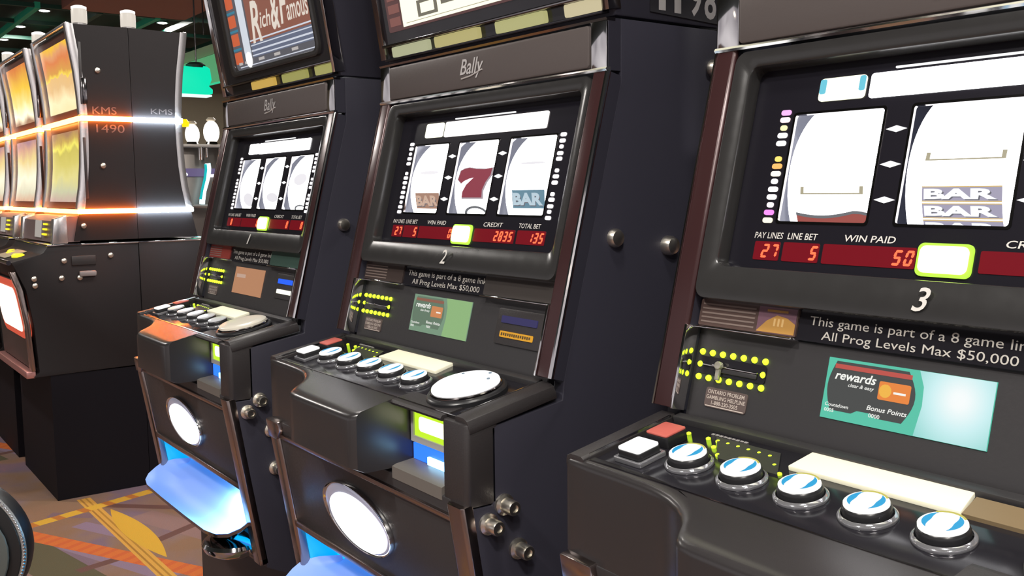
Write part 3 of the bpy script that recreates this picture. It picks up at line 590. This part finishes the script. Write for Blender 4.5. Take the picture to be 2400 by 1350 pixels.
# ---------------------------------------------------------------- the tall twin screen machines across the aisle
KX = -3.75; YC = .26
kp = [(.011, 2.033), (.022, 1.95), (.037, 1.853), (.047, 1.74), (.051, 1.65), (.050, 1.55), (.046, 1.45), (.036, 1.35), (.020, 1.262)]
def kcurve(z):
    for (y0, z0), (y1, z1) in zip(kp, kp[1:]):
        if z0 >= z >= z1: return y0+(y1-y0)*(z0-z)/(z0-z1)
    return kp[0][0] if z > kp[0][1] else kp[-1][0]
def make_twin(x1, label, wd, art, front=True, rear=False, led=('twin_orange_led', (1, .20, .03), 85)):
    sgn = 1; t = thing('twin_screen_machine', label, 'slot machine', (x1-wd/2, YC, 0), rz=math.pi if rear else 0, group='tall twin screen machines beyond the aisle')
    h = wd/2
    K = lambda u, y, z: (u, y-YC, z)
    P = lambda nm, mb, mat, bevel=0, par=t, **k: obj(nm, mb, mat, par, bevel, **k)
    P('upper_cabinet', MB().prism([(y+.022, z) for y, z in kp]+[(.02, 1.24), (-.005, 1.12), (YC-.001, 1.12), (YC-.001, 2.035)], -h, h, lambda y, z, u: K(u, y, z)), m_twin)
    P('lower_cabinet', MB().prism([(-.113, 1.10), (-.131, 1.075), (-.145, 1.068), (-.255, 1.040), (-.245, 1.020), (-.205, .92), (-.184, .777), (-.172, .57), (-.195, .548), (YC-.001, .556), (YC-.001, 1.102)], -h, h, lambda y, z, u: K(u, y, z)), m_twin, .003)
    P('base', MB().box(-h+.004, h-.004, -.13-YC, -.001, .001, .55), pmat('twin_base', (.008, .007, .010), .6, spec=.12))
    P('seam_rail', MB().box(-h-.001, h+.004, -.115-YC, -.001, 1.1005, 1.1085), m_chrome, .001)
    # chrome screen surrounds following the curve
    for s in (-1, 1):
        for z0, z1 in ((1.655, 2.035), (1.255, 1.628)):
            zs = [z0+(z1-z0)*i/8 for i in range(9)]; a0, a1 = (h-.040)*s, h*s+.002*s
            rows = [[K(a, kcurve(z)+d, z) for z in zs] for a, d in ((a0, .02), (a0, -.004), (a0+.006*s, -.008), (a1-.004*s, -.008), (a1, -.003), (a1, .024))]
            P('screen_post', MB().loft(rows), pmat('satin_silver', (.80, .78, .79), .25, .9), angle=50)
    for z in (2.027,): P('screen_cap', MB().box(-h, h, kcurve(z)-.006-YC, -.24, z, z+.012), pmat('satin_silver', (.80, .78, .79), .25, .9), .002)
    for (z0, z1), em in zip(((1.69, 1.985), (1.285, 1.60)), art):
        zs = [z0+(z1-z0)*i/8 for i in range(9)]
        P('screen', MB().loft([[K(a, kcurve(z)+.012, z) for z in zs] for a in (-h+.075, h-.075)]), em)
        zs = [z0-.03+(z1-z0+.06)*i/8 for i in range(9)]
        P('screen_surround', MB().loft([[K(a, kcurve(z)+.0155, z) for z in zs] for a in (-h+.03, h-.03)]), pmat('screen_surround_brown', (.10, .045, .035), .35))
    em = emat(*led)
    for z in (1.641, 1.244):
        y0 = kcurve(z)-.016
        if front: P('front_light_bar', MB().box(-h, h, y0-YC, y0-YC+.02, z-.009, z+.009), emat('twin_front_led', (1, .34, .07), 12), .002)
        P('side_light_bar', MB().box(h-.002, h+.018, (y0+.01)-YC, -.001, z-.010, z+.010) if not rear else MB().box(-h-.018, -h+.002, (y0+.01)-YC, -.001, z-.010, z+.010), em, .002)
    if rear: return t
    # mid panel, deck, lower door
    P('reader_panel', MB().prism([(-.02, 1.225), (-.075, 1.205), (-.085, 1.115), (.02, 1.115), (.02, 1.225)], -h+.01, h-.01, lambda y, z, u: K(u, y, z)), pmat('reader_grey', (.16, .11, .11), .4))
    for s in (-1, 1): P('reader_post', MB().prism([(-.03, 1.232), (-.082, 1.215), (-.092, 1.11), (-.03, 1.11)], min(s*h, s*(h-.05)), max(s*h, s*(h-.05)), lambda y, z, u: K(u, y, z)), pmat('satin_silver', (.80, .78, .79), .25, .9), .004)
    P('reader_window', MB().prism([(-.078, 1.205), (-.082, 1.205), (-.090, 1.13), (-.086, 1.13)], -.02, .10, lambda y, z, u: K(u, y, z)), emat('reader_pale', (.55, .50, .45), .7))
    for i in range(3): P('reader_led', MB().box(.15, .215, -.0845-.004*i-YC, -.0785-.003*i-YC, 1.186-.022*i, 1.194-.022*i), emat('reader_yellow', (.9, .75, .02), 1.4))
    for u, y in ((.20, -.20), (-.05, -.18), (-.2, -.15)): P('deck_lamp_button', MB().lathe(u, y-YC, [(.026, 1.052), (.026, 1.062+.0), (.018, 1.068)], 16), emat('reader_yellow', (.9, .75, .02), 1.4))
    P('deck_edge', MB().tube([K(-h, -.262, 1.038), K(h-.01, -.262, 1.038)], .010, 10), m_chrome)
    P('deck_pad', MB().prism([(-.15, 1.073), (-.24, 1.050), (-.24, 1.046), (-.15, 1.069)], -.10, .12, lambda y, z, u: K(u, y, z)), pmat('deck_pad_grey', (.42, .38, .28), .35), .001)
    Lr = lambda u, z, wv: K(u, -.176-.17*(z-.56)/.48*.42-wv, z)
    P('door_lamp', MB().prism(rrect(-.17, h-.075, .735, .925, .05), -.02, .012, Lr), emat('door_lamp_hot', (1, .72, .55), 2.6), .003)
    P('door_lamp_rim', MB().ring(rrect(-.20, h-.05, .705, .955, .06), rrect(-.17, h-.075, .735, .925, .05), -.02, .008, Lr), emat('door_lamp_red', (.75, .10, .05), .8), .003)
    P('door_trim', MB().prism([(-.262, 1.0), (-.236, .92), (-.215, .777), (-.203, .575), (-.185, .575), (-.197, .777), (-.215, .92), (-.24, 1.0)], h-.045, h-.004, lambda y, z, u: K(u, y, z)), m_trim, .003)
    P('door_foot_trim', MB().box(-h, h-.01, -.222-YC, -.185-YC, .545, .575), pmat('door_foot_rose', (.62, .30, .28), .3, .6), .004)
    P('door_panel', MB().prism([(-.232, .96), (-.205, .777), (-.195, .58), (-.18, .58), (-.19, .777), (-.21, .96)], -h+.03, h-.05, lambda y, z, u: K(u, y, z)), pmat('twin_door', (.06, .045, .042), .35), .002)
    # side fittings
    for y, z in ((.125, 1.845), (.128, 1.44), (.035, 1.183), (.139, 1.052), (-.051, 1.037), (-.172, .967), (-.170, .938), (-.065, .964), (.008, .962)):
        P('side_bolt', MB().lathe(y-YC, z, [(.012, 0), (.011, .006), (.004, .009)], 14, lambda a, b, c: (h+c, a, b)), m_steel)
    P('side_latch', MB().box(h-.001, h+.006, -.022-YC, .077-YC, 1.015, 1.056), m_black, .003)
    P('side_handle', MB().box(h-.001, h+.016, .005-YC, .075-YC, .966, .990), pmat('grey_handle', (.25, .22, .22), .35), .006)
    for z0 in (1.30, 1.70): P('side_channel', MB().box(h-.001, h+.004, .050-YC, .062-YC, z0, z0+.26), m_black, .001)
    for z0 in (1.83,): P('side_hinge', MB().box(h-.001, h+.018, .052-YC, .075-YC, 1.70, z0-.02), m_chromed, .002)
    return t
def art_mat(name, stops):
    m = bpy.data.materials.new(name); m.use_nodes = True; n = m.node_tree; b = n.nodes['Principled BSDF']
    tc = n.nodes.new('ShaderNodeTexCoord'); sx = n.nodes.new('ShaderNodeSeparateXYZ'); n.links.new(tc.outputs['Object'], sx.inputs[0])
    nz = n.nodes.new('ShaderNodeTexNoise'); nz.inputs['Scale'].default_value = 9; n.links.new(tc.outputs['Object'], nz.inputs['Vector'])
    ma = n.nodes.new('ShaderNodeMath'); ma.operation = 'MULTIPLY_ADD'; ma.inputs[1].default_value = .09; n.links.new(nz.outputs['Fac'], ma.inputs[0]); n.links.new(sx.outputs['Z'], ma.inputs[2])
    mr = n.nodes.new('ShaderNodeMapRange'); mr.inputs['From Min'].default_value = stops[0][0]+.045; mr.inputs['From Max'].default_value = stops[-1][0]+.045; n.links.new(ma.outputs[0], mr.inputs['Value'])
    r = n.nodes.new('ShaderNodeValToRGB'); z0, z1 = stops[0][0], stops[-1][0]
    while len(r.color_ramp.elements) < len(stops): r.color_ramp.elements.new(.5)
    for e, (z, c) in zip(r.color_ramp.elements, stops): e.position = (z-z0)/(z1-z0); e.color = (*c, 1)
    n.links.new(mr.outputs['Result'], r.inputs['Fac']); n.links.new(r.outputs['Color'], b.inputs['Emission Color']); b.inputs['Emission Strength'].default_value = 1.0
    b.inputs['Base Color'].default_value = (.02, .02, .02, 1); b.inputs['Roughness'].default_value = .25
    return m
up_a = art_mat('screen_art_orange', [(1.69, (1, .86, .48)), (1.74, (1.1, .92, .55)), (1.80, (.86, .56, .26)), (1.845, (.88, .55, .22)), (1.85, (1, .75, .10)), (1.87, (.75, .36, .08)), (1.92, (.78, .24, .08)), (1.955, (.80, .36, .16)), (1.985, (.95, .55, .05))])
lo_a = art_mat('screen_art_yellow', [(1.285, (.60, .42, .36)), (1.33, (.62, .62, .40)), (1.39, (.80, .72, .28)), (1.45, (.72, .62, .16)), (1.51, (.66, .56, .12)), (1.53, (.95, .85, .15)), (1.56, (.62, .42, .10)), (1.60, (.40, .22, .12))])
up_b = art_mat('screen_art_sun', [(1.69, (.45, .25, .15)), (1.735, (1.3, 1.2, .85)), (1.80, (1.1, .82, .28)), (1.87, (.98, .62, .06)), (1.93, (.85, .42, .06)), (1.985, (.75, .22, .05))])
lo_b = art_mat('screen_art_pale', [(1.285, (.75, .45, .30)), (1.33, (.80, .75, .55)), (1.40, (1.05, 1.0, .75)), (1.50, (.90, .70, .30)), (1.56, (.72, .40, .28)), (1.60, (.45, .25, .30))])
ta = make_twin(KX, 'nearest tall twin screen machine, orange upper screen, red light bars along its dark side', .72, (up_a, lo_a))
make_twin(KX-.885, 'second tall twin screen machine from the aisle, sunny yellow upper screen', .72, (up_b, lo_b))
make_twin(KX-1.77, 'third tall twin screen machine, cut off by the left edge of the photo', .72, (up_b, lo_b))
tr = make_twin(KX, 'back to back twin screen machine with white light bars, behind the orange screen one', .72, (up_b, lo_b), front=False, rear=True, led=('twin_white_led', (.72, .88, 1), 75))
# section lettering on the two side panels
tx = MB(); h = .361
def side_text(s, y0, y1, z0, z1, mb):
    V, Fc = tmesh(s, 0, 0); mb.add([(.3606, y0-YC+(y1-y0)*a, z0+(z1-z0)*b) for a, b in V], Fc)
side_text('KMS', .096, .195, 1.660, 1.692, tx); obj('side_lettering', tx, pmat('side_print', (.085, .07, .07), .6), ta); tx = MB(); side_text('1490', .108, .225, 1.582, 1.617, tx)
obj('side_lettering', tx, pmat('side_print', (.085, .07, .07), .6), ta)
tx = MB(); V, Fc = tmesh('KMS', 0, 0); tx.add([(-.3606, -(.341-YC+.095*a), 1.668+.024*b) for a, b in V], Fc); obj('side_lettering', tx, pmat('side_print', (.085, .07, .07), .6), tr)
# candle beacons on the cabinets
def beacon(par, u, y):
    b = MB().lathe(u, y, [(.034, 2.036), (.034, 2.075), (.031, 2.078), (.031, 2.092)], 20); bo = obj('beacon_base', b, pmat('beacon_grey', (.42, .40, .40), .3, .4), par)
    obj('beacon_lamp', MB().lathe(u, y, [(.033, 2.092), (.034, 2.10), (.034, 2.150), (.031, 2.156)], 20), emat('beacon_warm', (.86, .78, .68), .85), bo)
    obj('beacon_cap', MB().lathe(u, y, [(.033, 2.156), (.033, 2.166), (.018, 2.172)], 20), emat('beacon_white', (1, .97, .92), 1.4), bo)
beacon(ta, .01, -.115); beacon(tr, -.01, -.10)
for o in [o for o in bpy.data.objects if o.name.startswith('twin_screen_machine') and o.location.x < -4.3]: beacon(o, .01, -.115)

# ---------------------------------------------------------------- carpet, ceiling, far wall
def mathn(n, op, a, b=None, c=None):
    m = n.nodes.new('ShaderNodeMath'); m.operation = op
    for i, q in enumerate((a, b, c)):
        if q is None: continue
        if isinstance(q, (int, float)): m.inputs[i].default_value = q
        else: n.links.new(q, m.inputs[i])
    return m.outputs[0]
def carpet():
    m = bpy.data.materials.new('patterned_carpet'); m.use_nodes = True; n = m.node_tree; b = n.nodes['Principled BSDF']; b.inputs['Roughness'].default_value = .9; b.inputs['Specular IOR Level'].default_value = .15
    tc = n.nodes.new('ShaderNodeTexCoord'); s = n.nodes.new('ShaderNodeSeparateXYZ'); n.links.new(tc.outputs['Object'], s.inputs[0])
    PX, PY, CX, CY = 1.9, 1.3, -3.1, 0.0
    wx = mathn(n, 'ADD', mathn(n, 'WRAP', s.outputs['X'], CX+PX/2, CX-PX/2), 0.0); wy = mathn(n, 'ADD', mathn(n, 'WRAP', s.outputs['Y'], CY+PY/2, CY-PY/2), 0.0)
    nz = n.nodes.new('ShaderNodeTexNoise'); nz.inputs['Scale'].default_value = 3.2; n.links.new(tc.outputs['Object'], nz.inputs['Vector'])
    r = n.nodes.new('ShaderNodeValToRGB'); e = r.color_ramp.elements; e[0].position = .42; e[0].color = (.27, .185, .235, 1); e[1].position = .60; e[1].color = (.34, .20, .125, 1)
    x = e.new(.5); x.color = (.33, .21, .17, 1)
    n.links.new(nz.outputs['Fac'], r.inputs['Fac']); col = r.outputs['Color']
    def band(p, q, hw, c, taper=0, dash=None):
        nonlocal col
        dx, dy = q[0]-p[0], q[1]-p[1]; L = math.hypot(dx, dy); dx, dy = dx/L, dy/L
        along = mathn(n, 'ADD', mathn(n, 'MULTIPLY', wx, dx), mathn(n, 'MULTIPLY_ADD', wy, dy, -(p[0]*dx+p[1]*dy)))
        perp = mathn(n, 'ABSOLUTE', mathn(n, 'ADD', mathn(n, 'MULTIPLY', wx, -dy), mathn(n, 'MULTIPLY_ADD', wy, dx, p[0]*dy-p[1]*dx)))
        wdt = hw
        if taper:   # leaf: half width follows a parabola along the band
            q_ = mathn(n, 'DIVIDE', along, L); wdt = mathn(n, 'MULTIPLY', mathn(n, 'MULTIPLY', q_, mathn(n, 'SUBTRACT', 1.0, q_)), 4*hw)
        k = mathn(n, 'MULTIPLY', mathn(n, 'LESS_THAN', perp, wdt), mathn(n, 'MULTIPLY', mathn(n, 'GREATER_THAN', along, 0.0), mathn(n, 'LESS_THAN', along, L)))
        def mix(fac, cc):
            nonlocal col
            x = n.nodes.new('ShaderNodeMixRGB'); x.inputs['Color2'].default_value = (*cc, 1); n.links.new(fac, x.inputs['Fac']); n.links.new(col, x.inputs['Color1']); col = x.outputs['Color']
        mix(k, c)
        if dash:
            d = mathn(n, 'LESS_THAN', mathn(n, 'FRACT', mathn(n, 'MULTIPLY', along, dash[0])), dash[1]); mix(mathn(n, 'MULTIPLY', k, d), dash[2])
        return along, perp, k
    Y, O_, B, Rd, Ol, Mv = (.86, .50, .06), (.80, .21, .055), (.20, .10, .085), (.42, .08, .05), (.15, .13, .075), (.34, .24, .33)
    band((-3.42, -.40), (-2.72, -.26), .085, Ol); band((-3.16, -.22), (-2.6, .0), .04, Mv); band((-3.38, -.13), (-2.98, .06), .035, Mv); band((-3.35, .10), (-2.75, .32), .06, (.36, .22, .20))
    band((-2.86, -.25), (-2.92, .0), .022, B); band((-2.99, .05), (-3.12, .30), .022, B); band((-3.56, .02), (-3.28, .32), .024, B); band((-3.58, -.20), (-3.45, -.05), .03, (.27, .17, .19))
    band((-3.41, -.34), (-2.45, .16), (.040), O_, dash=(17, .4, (.74, .17, .055)))
    band((-3.72, -.035), (-2.4, -.01), .028, (.84, .45, .09), dash=None)
    band((-3.72, -.048), (-2.4, -.022), .004, (.50, .24, .05)); band((-3.72, -.025), (-2.4, .0), .004, (.55, .28, .05))
    band((-3.50, .022), (-2.80, .040), .048, Y, taper=1)
    band((-3.48, -.30), (-3.70, .40), .030, Y, dash=(9, .32, (.62, .22, .05)))
    fz = n.nodes.new('ShaderNodeTexNoise'); fz.inputs['Scale'].default_value = 420; n.links.new(tc.outputs['Object'], fz.inputs['Vector'])
    mx = n.nodes.new('ShaderNodeMixRGB'); mx.blend_type = 'MULTIPLY'; mx.inputs['Fac'].default_value = .45; n.links.new(col, mx.inputs['Color1']); n.links.new(fz.outputs['Fac'], mx.inputs['Color2'])
    hs = n.nodes.new('ShaderNodeHueSaturation'); hs.inputs['Value'].default_value = .80; n.links.new(mx.outputs['Color'], hs.inputs['Color'])
    n.links.new(hs.outputs['Color'], b.inputs['Base Color'])
    bp = n.nodes.new('ShaderNodeBump'); bp.inputs['Strength'].default_value = .4; bp.inputs['Distance'].default_value = .003; n.links.new(fz.outputs['Fac'], bp.inputs['Height']); n.links.new(bp.outputs['Normal'], b.inputs['Normal'])
    return m
fl = obj('floor', MB().box(-16, 7, -9, 9, -.05, 0), carpet(), kind='structure')
ce = obj('ceiling', MB().box(-16, 7, -9, 9, 3.24, 3.3), pmat('ceiling_dark_green', (.010, .030, .024), .7), kind='structure')
wl = obj('wall_back', MB().box(-16.1, -16, -9, 9, 0, 3.24), pmat('wall_olive', (.36, .31, .22), .7), kind='structure')
wr = obj('wall_side', MB().box(-16, 7, 9, 9.1, 0, 3.24), pmat('wall_brown', (.12, .09, .07), .7), kind='structure')
m_beam = pmat('beam_lit_green', (.05, .70, .42), .5)  # green light on the bright beams is put into their base colour
m_beamd = pmat('beam_unlit_green', (.015, .085, .06), .5)
k = 1
for yy in (.32, 1.07, 1.64, 2.20, 2.58, 3.3, 3.9): obj('trim_%d' % k, MB().box(-15.5, -9.62, yy-.025, yy+.025, 3.09, 3.15), m_beam if yy in (1.07, 2.20) else m_beamd, kind='structure'); k += 1
for xx in (-9.65, -10.68, -11.84, -12.95, -14.1): obj('trim_%d' % k, MB().box(xx-.02, xx+.02, -1, 6, 3.10, 3.14), m_beamd, kind='structure'); k += 1
obj('trim_%d' % k, MB().box(-9.60, -6.6, 1.28, 2.46, 3.10, 3.20), pmat('soffit_brown', (.42, .19, .15), .6), kind='structure')

lbls = ['recessed ceiling downlight above the second twin screen machine, nearer the beams', 'lower of the two ceiling downlights over the second twin screen machine', 'ceiling downlight at the left edge above the twin screen machines', 'ceiling downlight beside the red and blue title top box', 'ceiling downlight just right of the second beacon on the twin screen machines']
for (x, y), l in zip(((-10.32, 1.27), (-11.49, 1.25), (-12.6, 1.26), (-9.25, 2.52), (-10.42, 2.49)), lbls):
    t = thing('ceiling_downlight', l, 'ceiling light', (x, y, 3.2), group='ceiling downlights')
    obj('housing', MB().lathe(0, 0, [(.058, .04), (.058, .0), (.064, -.003), (.064, -.010), (.05, -.010)], 24), pmat('downlight_housing', (.10, .11, .10), .4), t)
    obj('lamp', MB().lathe(0, 0, [(.05, -.004), (.05, -.013), (.03, -.018)], 20), emat('downlight_white', (1, .97, .9), 12), t)

# ---------------------------------------------------------------- lit fixtures and machine glimpsed past the twin screens
t = thing('green_lit_sign', 'glowing emerald green box sign hanging behind the twin screen machines', 'sign', (-7.0, 1.69, 2.07))
Q = lambda a, b, c: (c, a-1.69, b-2.07)
obj('lit_face', MB().prism([(1.52, 2.085), (1.70, 2.078), (1.772, 2.092), (1.774, 2.125), (1.745, 2.150), (1.768, 2.20), (1.758, 2.285), (1.735, 2.30), (1.70, 2.306), (1.64, 2.292), (1.52, 2.298)], -.06, .06, Q), emat('sign_emerald', (.0, .86, .50), .95), t, .004)
obj('top_cap', MB().lathe(1.665, 0, [(.07, 2.292), (.075, 2.315), (.05, 2.333)], 20, lambda a, b, c: (b, a-1.69, c-2.07)), pmat('sign_cap_dark', (.01, .05, .04), .5), t)
obj('white_base_lamp', MB().box(-.062, .062, -.17, .075, .0, .014), emat('sign_pale', (.75, 1, .9), 1.2), t, .003)
obj('hanger', MB().tube([(0, -.02, .26), (0, -.02, 1.165)], .006, 8), m_chromed, t)
t = thing('green_display_board', 'dull green display board hanging beside the glowing emerald sign', 'sign', (-7.6, 1.95, 2.2))
Q = lambda a, b, c: (c, a-1.95, b-2.2)
b0 = obj('board', MB().prism([(1.60, 2.33), (2.30, 2.597), (2.30, 2.323), (1.60, 2.127)], -.03, .03, Q), pmat('board_green', (.12, .40, .20), .5, 0, (.10, .36, .16), .7), t, .004)
obj('board_edge', MB().tube([Q(1.60, 2.127, .03), Q(2.30, 2.323, .03)], .008, 8), emat('board_green_edge', (.05, .75, .38), .8), t)
obj('board_fascia', MB().prism([(1.60, 2.41), (2.30, 2.69), (2.30, 2.599), (1.60, 2.332)], -.05, .0, Q), pmat('board_sage', (.45, .60, .38), .5), t)
obj('hanger', MB().tube([(0, 0, .45), (0, 0, 1.035)], .006, 8), m_chromed, t)

t = thing('bulb_topped_machine', 'chrome slot machine with two white globe lamps and a bent blue white light tube', 'slot machine', (-6.62, 1.50, 0))
T = lambda x, y, z: (x+6.62, y-1.50, z)
obj('cabinet_body', MB().box(*[v for v in (-.35, .02, -.16, .36)], 0, 1.655), pmat('cabinet_grey_tan', (.22, .19, .17), .3, .3), t, .01)
obj('top_shelf', MB().box(-.30, .16, -.13, .33, 1.655, 1.675), pmat('shelf_white', (.85, .82, .77), .4), t, .004)
for yy, zz, rr in ((1.447, 1.745, .052), (1.590, 1.765, .058)):
    b = MB(); prof = [(rr*math.sin(math.pi*i/14), zz-rr*1.5*math.cos(math.pi*i/14)) for i in range(1, 14)]
    b.lathe(-6.5, yy, prof, 22, T); g = obj('globe_lamp', b, emat('globe_hot_white', (1, .96, .86), 2.0), t)
    obj('globe_foot', MB().lathe(-6.5, yy, [(.045, 1.675), (.035, 1.70)], 18, T), m_chrome, g)
    obj('globe_cap', MB().lathe(-6.5, yy, [(.03, zz+rr*1.45), (.036, zz+rr*1.6), (.02, zz+rr*1.9)], 16, T), pmat('globe_cap_tan', (.80, .70, .55), .4), g)
obj('globe_finial', MB().lathe(-6.5, 1.395, [(.03, 1.80), (.034, 1.83), (.015, 1.855)], 16, T), emat('finial_yellow', (1, .72, .0), 1.2), t)
obj('light_tube', MB().tube([T(-6.5, 1.552, 1.535), T(-6.5, 1.556, 1.50), T(-6.5, 1.550, 1.45), T(-6.5, 1.532, 1.39), T(-6.5, 1.512, 1.33), T(-6.5, 1.500, 1.26), T(-6.5, 1.497, 1.235)], .020, 12), emat('tube_ice', (.62, .92, 1), 2.2), t)
obj('tube_edge', MB().tube([T(-6.49, 1.532, 1.53), T(-6.49, 1.534, 1.49), T(-6.49, 1.522, 1.42), T(-6.49, 1.502, 1.35), T(-6.49, 1.484, 1.27)], .010, 8), emat('tube_teal', (.0, .50, .52), 1.0), t)
obj('lower_shelf', MB().lathe(-6.5, 1.50, [(.055, 1.205), (.075, 1.220), (.06, 1.232)], 20, T), pmat('shelf_white', (.85, .82, .77), .4), t)
for yy, zz0, zz1, rr, mm in ((1.505, 1.56, 1.655, .017, 'lilac_post'), (1.548, 1.58, 1.65, .013, 'lilac_post'), (1.655, 1.59, 1.65, .02, 'lilac_post')):
    obj('chrome_post', MB().cyl(-6.5, yy, rr, zz0, zz1, 14, T), m_chrome, t)
obj('lilac_screen', MB().prism(rrect(1.40, 1.66, 1.44, 1.50, .006, 3), -6.592, -6.585, lambda a, b, c: T(c, a, b)), emat('screen_lilac', (.16, .12, .26), .8), t)
for yy, zz in ((1.40, 1.455), (1.395, 1.30), (1.62, 1.445)): obj('small_lamp', MB().lathe(-6.58, yy, [(.022, zz-.01), (.028, zz), (.02, zz+.012)], 14, T), emat('small_lamp_white', (.95, .95, 1), 1.3), t)
obj('teal_marker', MB().box(.03, .045, -.12, -.09, 1.22, 1.29), emat('tube_teal', (.0, .50, .52), 1.0), t)

# ---------------------------------------------------------------- stool in the near left corner
st = thing('casino_stool', 'black padded stool with beaded metal edging, cut off in the lower left corner', 'stool', (-1.62, -.72, 0), rz=math.radians(-36))
# local x faces the camera, local y to the right of the photo
cy, cz, A_, B_ = 0, .610, .195, .160
def el(k, K=64): return [(cy+A_*k*math.cos(2*math.pi*i/K), cz+B_*k*math.sin(2*math.pi*i/K)) for i in range(K)]
fr = lambda a, b, c: (.14+c, a, b)
bk = MB(); K = 64
rr_ = [[fr(a, b, c) for a, b in el(k)] for k, c in ((.55, -.055), (.96, -.05), (1, -.03), (1, .0), (.97, .012), (.82, .018), (.5, .020), (.1, .021))]
bk.v = [p for r in rr_ for p in r]
for i in range(len(rr_)-1):
    for q in range(K): bk.f.append((i*K+q, i*K+(q+1) % K, (i+1)*K+(q+1) % K, (i+1)*K+q))
bk.f += [tuple(range(K)), tuple((len(rr_)-1)*K+q for q in range(K))]
bo = obj('backrest', bk, pmat('black_vinyl', (.012, .012, .013), .45), st)
obj('edge_piping', MB().tube([fr(a, b, .004) for a, b in el(.985)], .006, 8, True), pmat('grey_piping', (.35, .34, .33), .35, .5), bo)
beads = MB()
for i in range(150):
    a = A_*1.0*math.cos(2*math.pi*i/150); b = cz+B_*math.sin(2*math.pi*i/150)
    beads.lathe(a, b, [(.0022, .006), (.0022, .009), (.001, .011)], 6, fr)
obj('bead_edging', beads, m_chrome, bo)['kind'] = 'stuff'
pad = MB(); pts = []
for i in range(48):
    a, b = .045+.140*math.cos(2*math.pi*i/48), .555+.175*math.sin(2*math.pi*i/48)
    q = math.hypot(a/A_, (b-cz)/B_)
    if q > .88: a, b = a*.88/q, cz+(b-cz)*.88/q
    pts.append((a, b))
pad.prism(pts, .018, .026, fr); obj('back_pad', pad, pmat('grey_green_vinyl', (.095, .105, .098), .5), bo, .004)
obj('back_post', MB().box(.075, .10, -.05, .05, .34, .60), m_chromed, st, .004)
obj('seat', MB().lathe(-.08, 0, [(.17, .31), (.19, .32), (.195, .345), (.18, .370), (.12, .378), (.02, .380)], 40), pmat('black_vinyl', (.012, .012, .013), .45), st)
obj('pedestal', MB().lathe(-.08, 0, [(.20, 0.001), (.20, .012), (.05, .03), (.028, .05), (.028, .31)], 32), m_chromed, st)
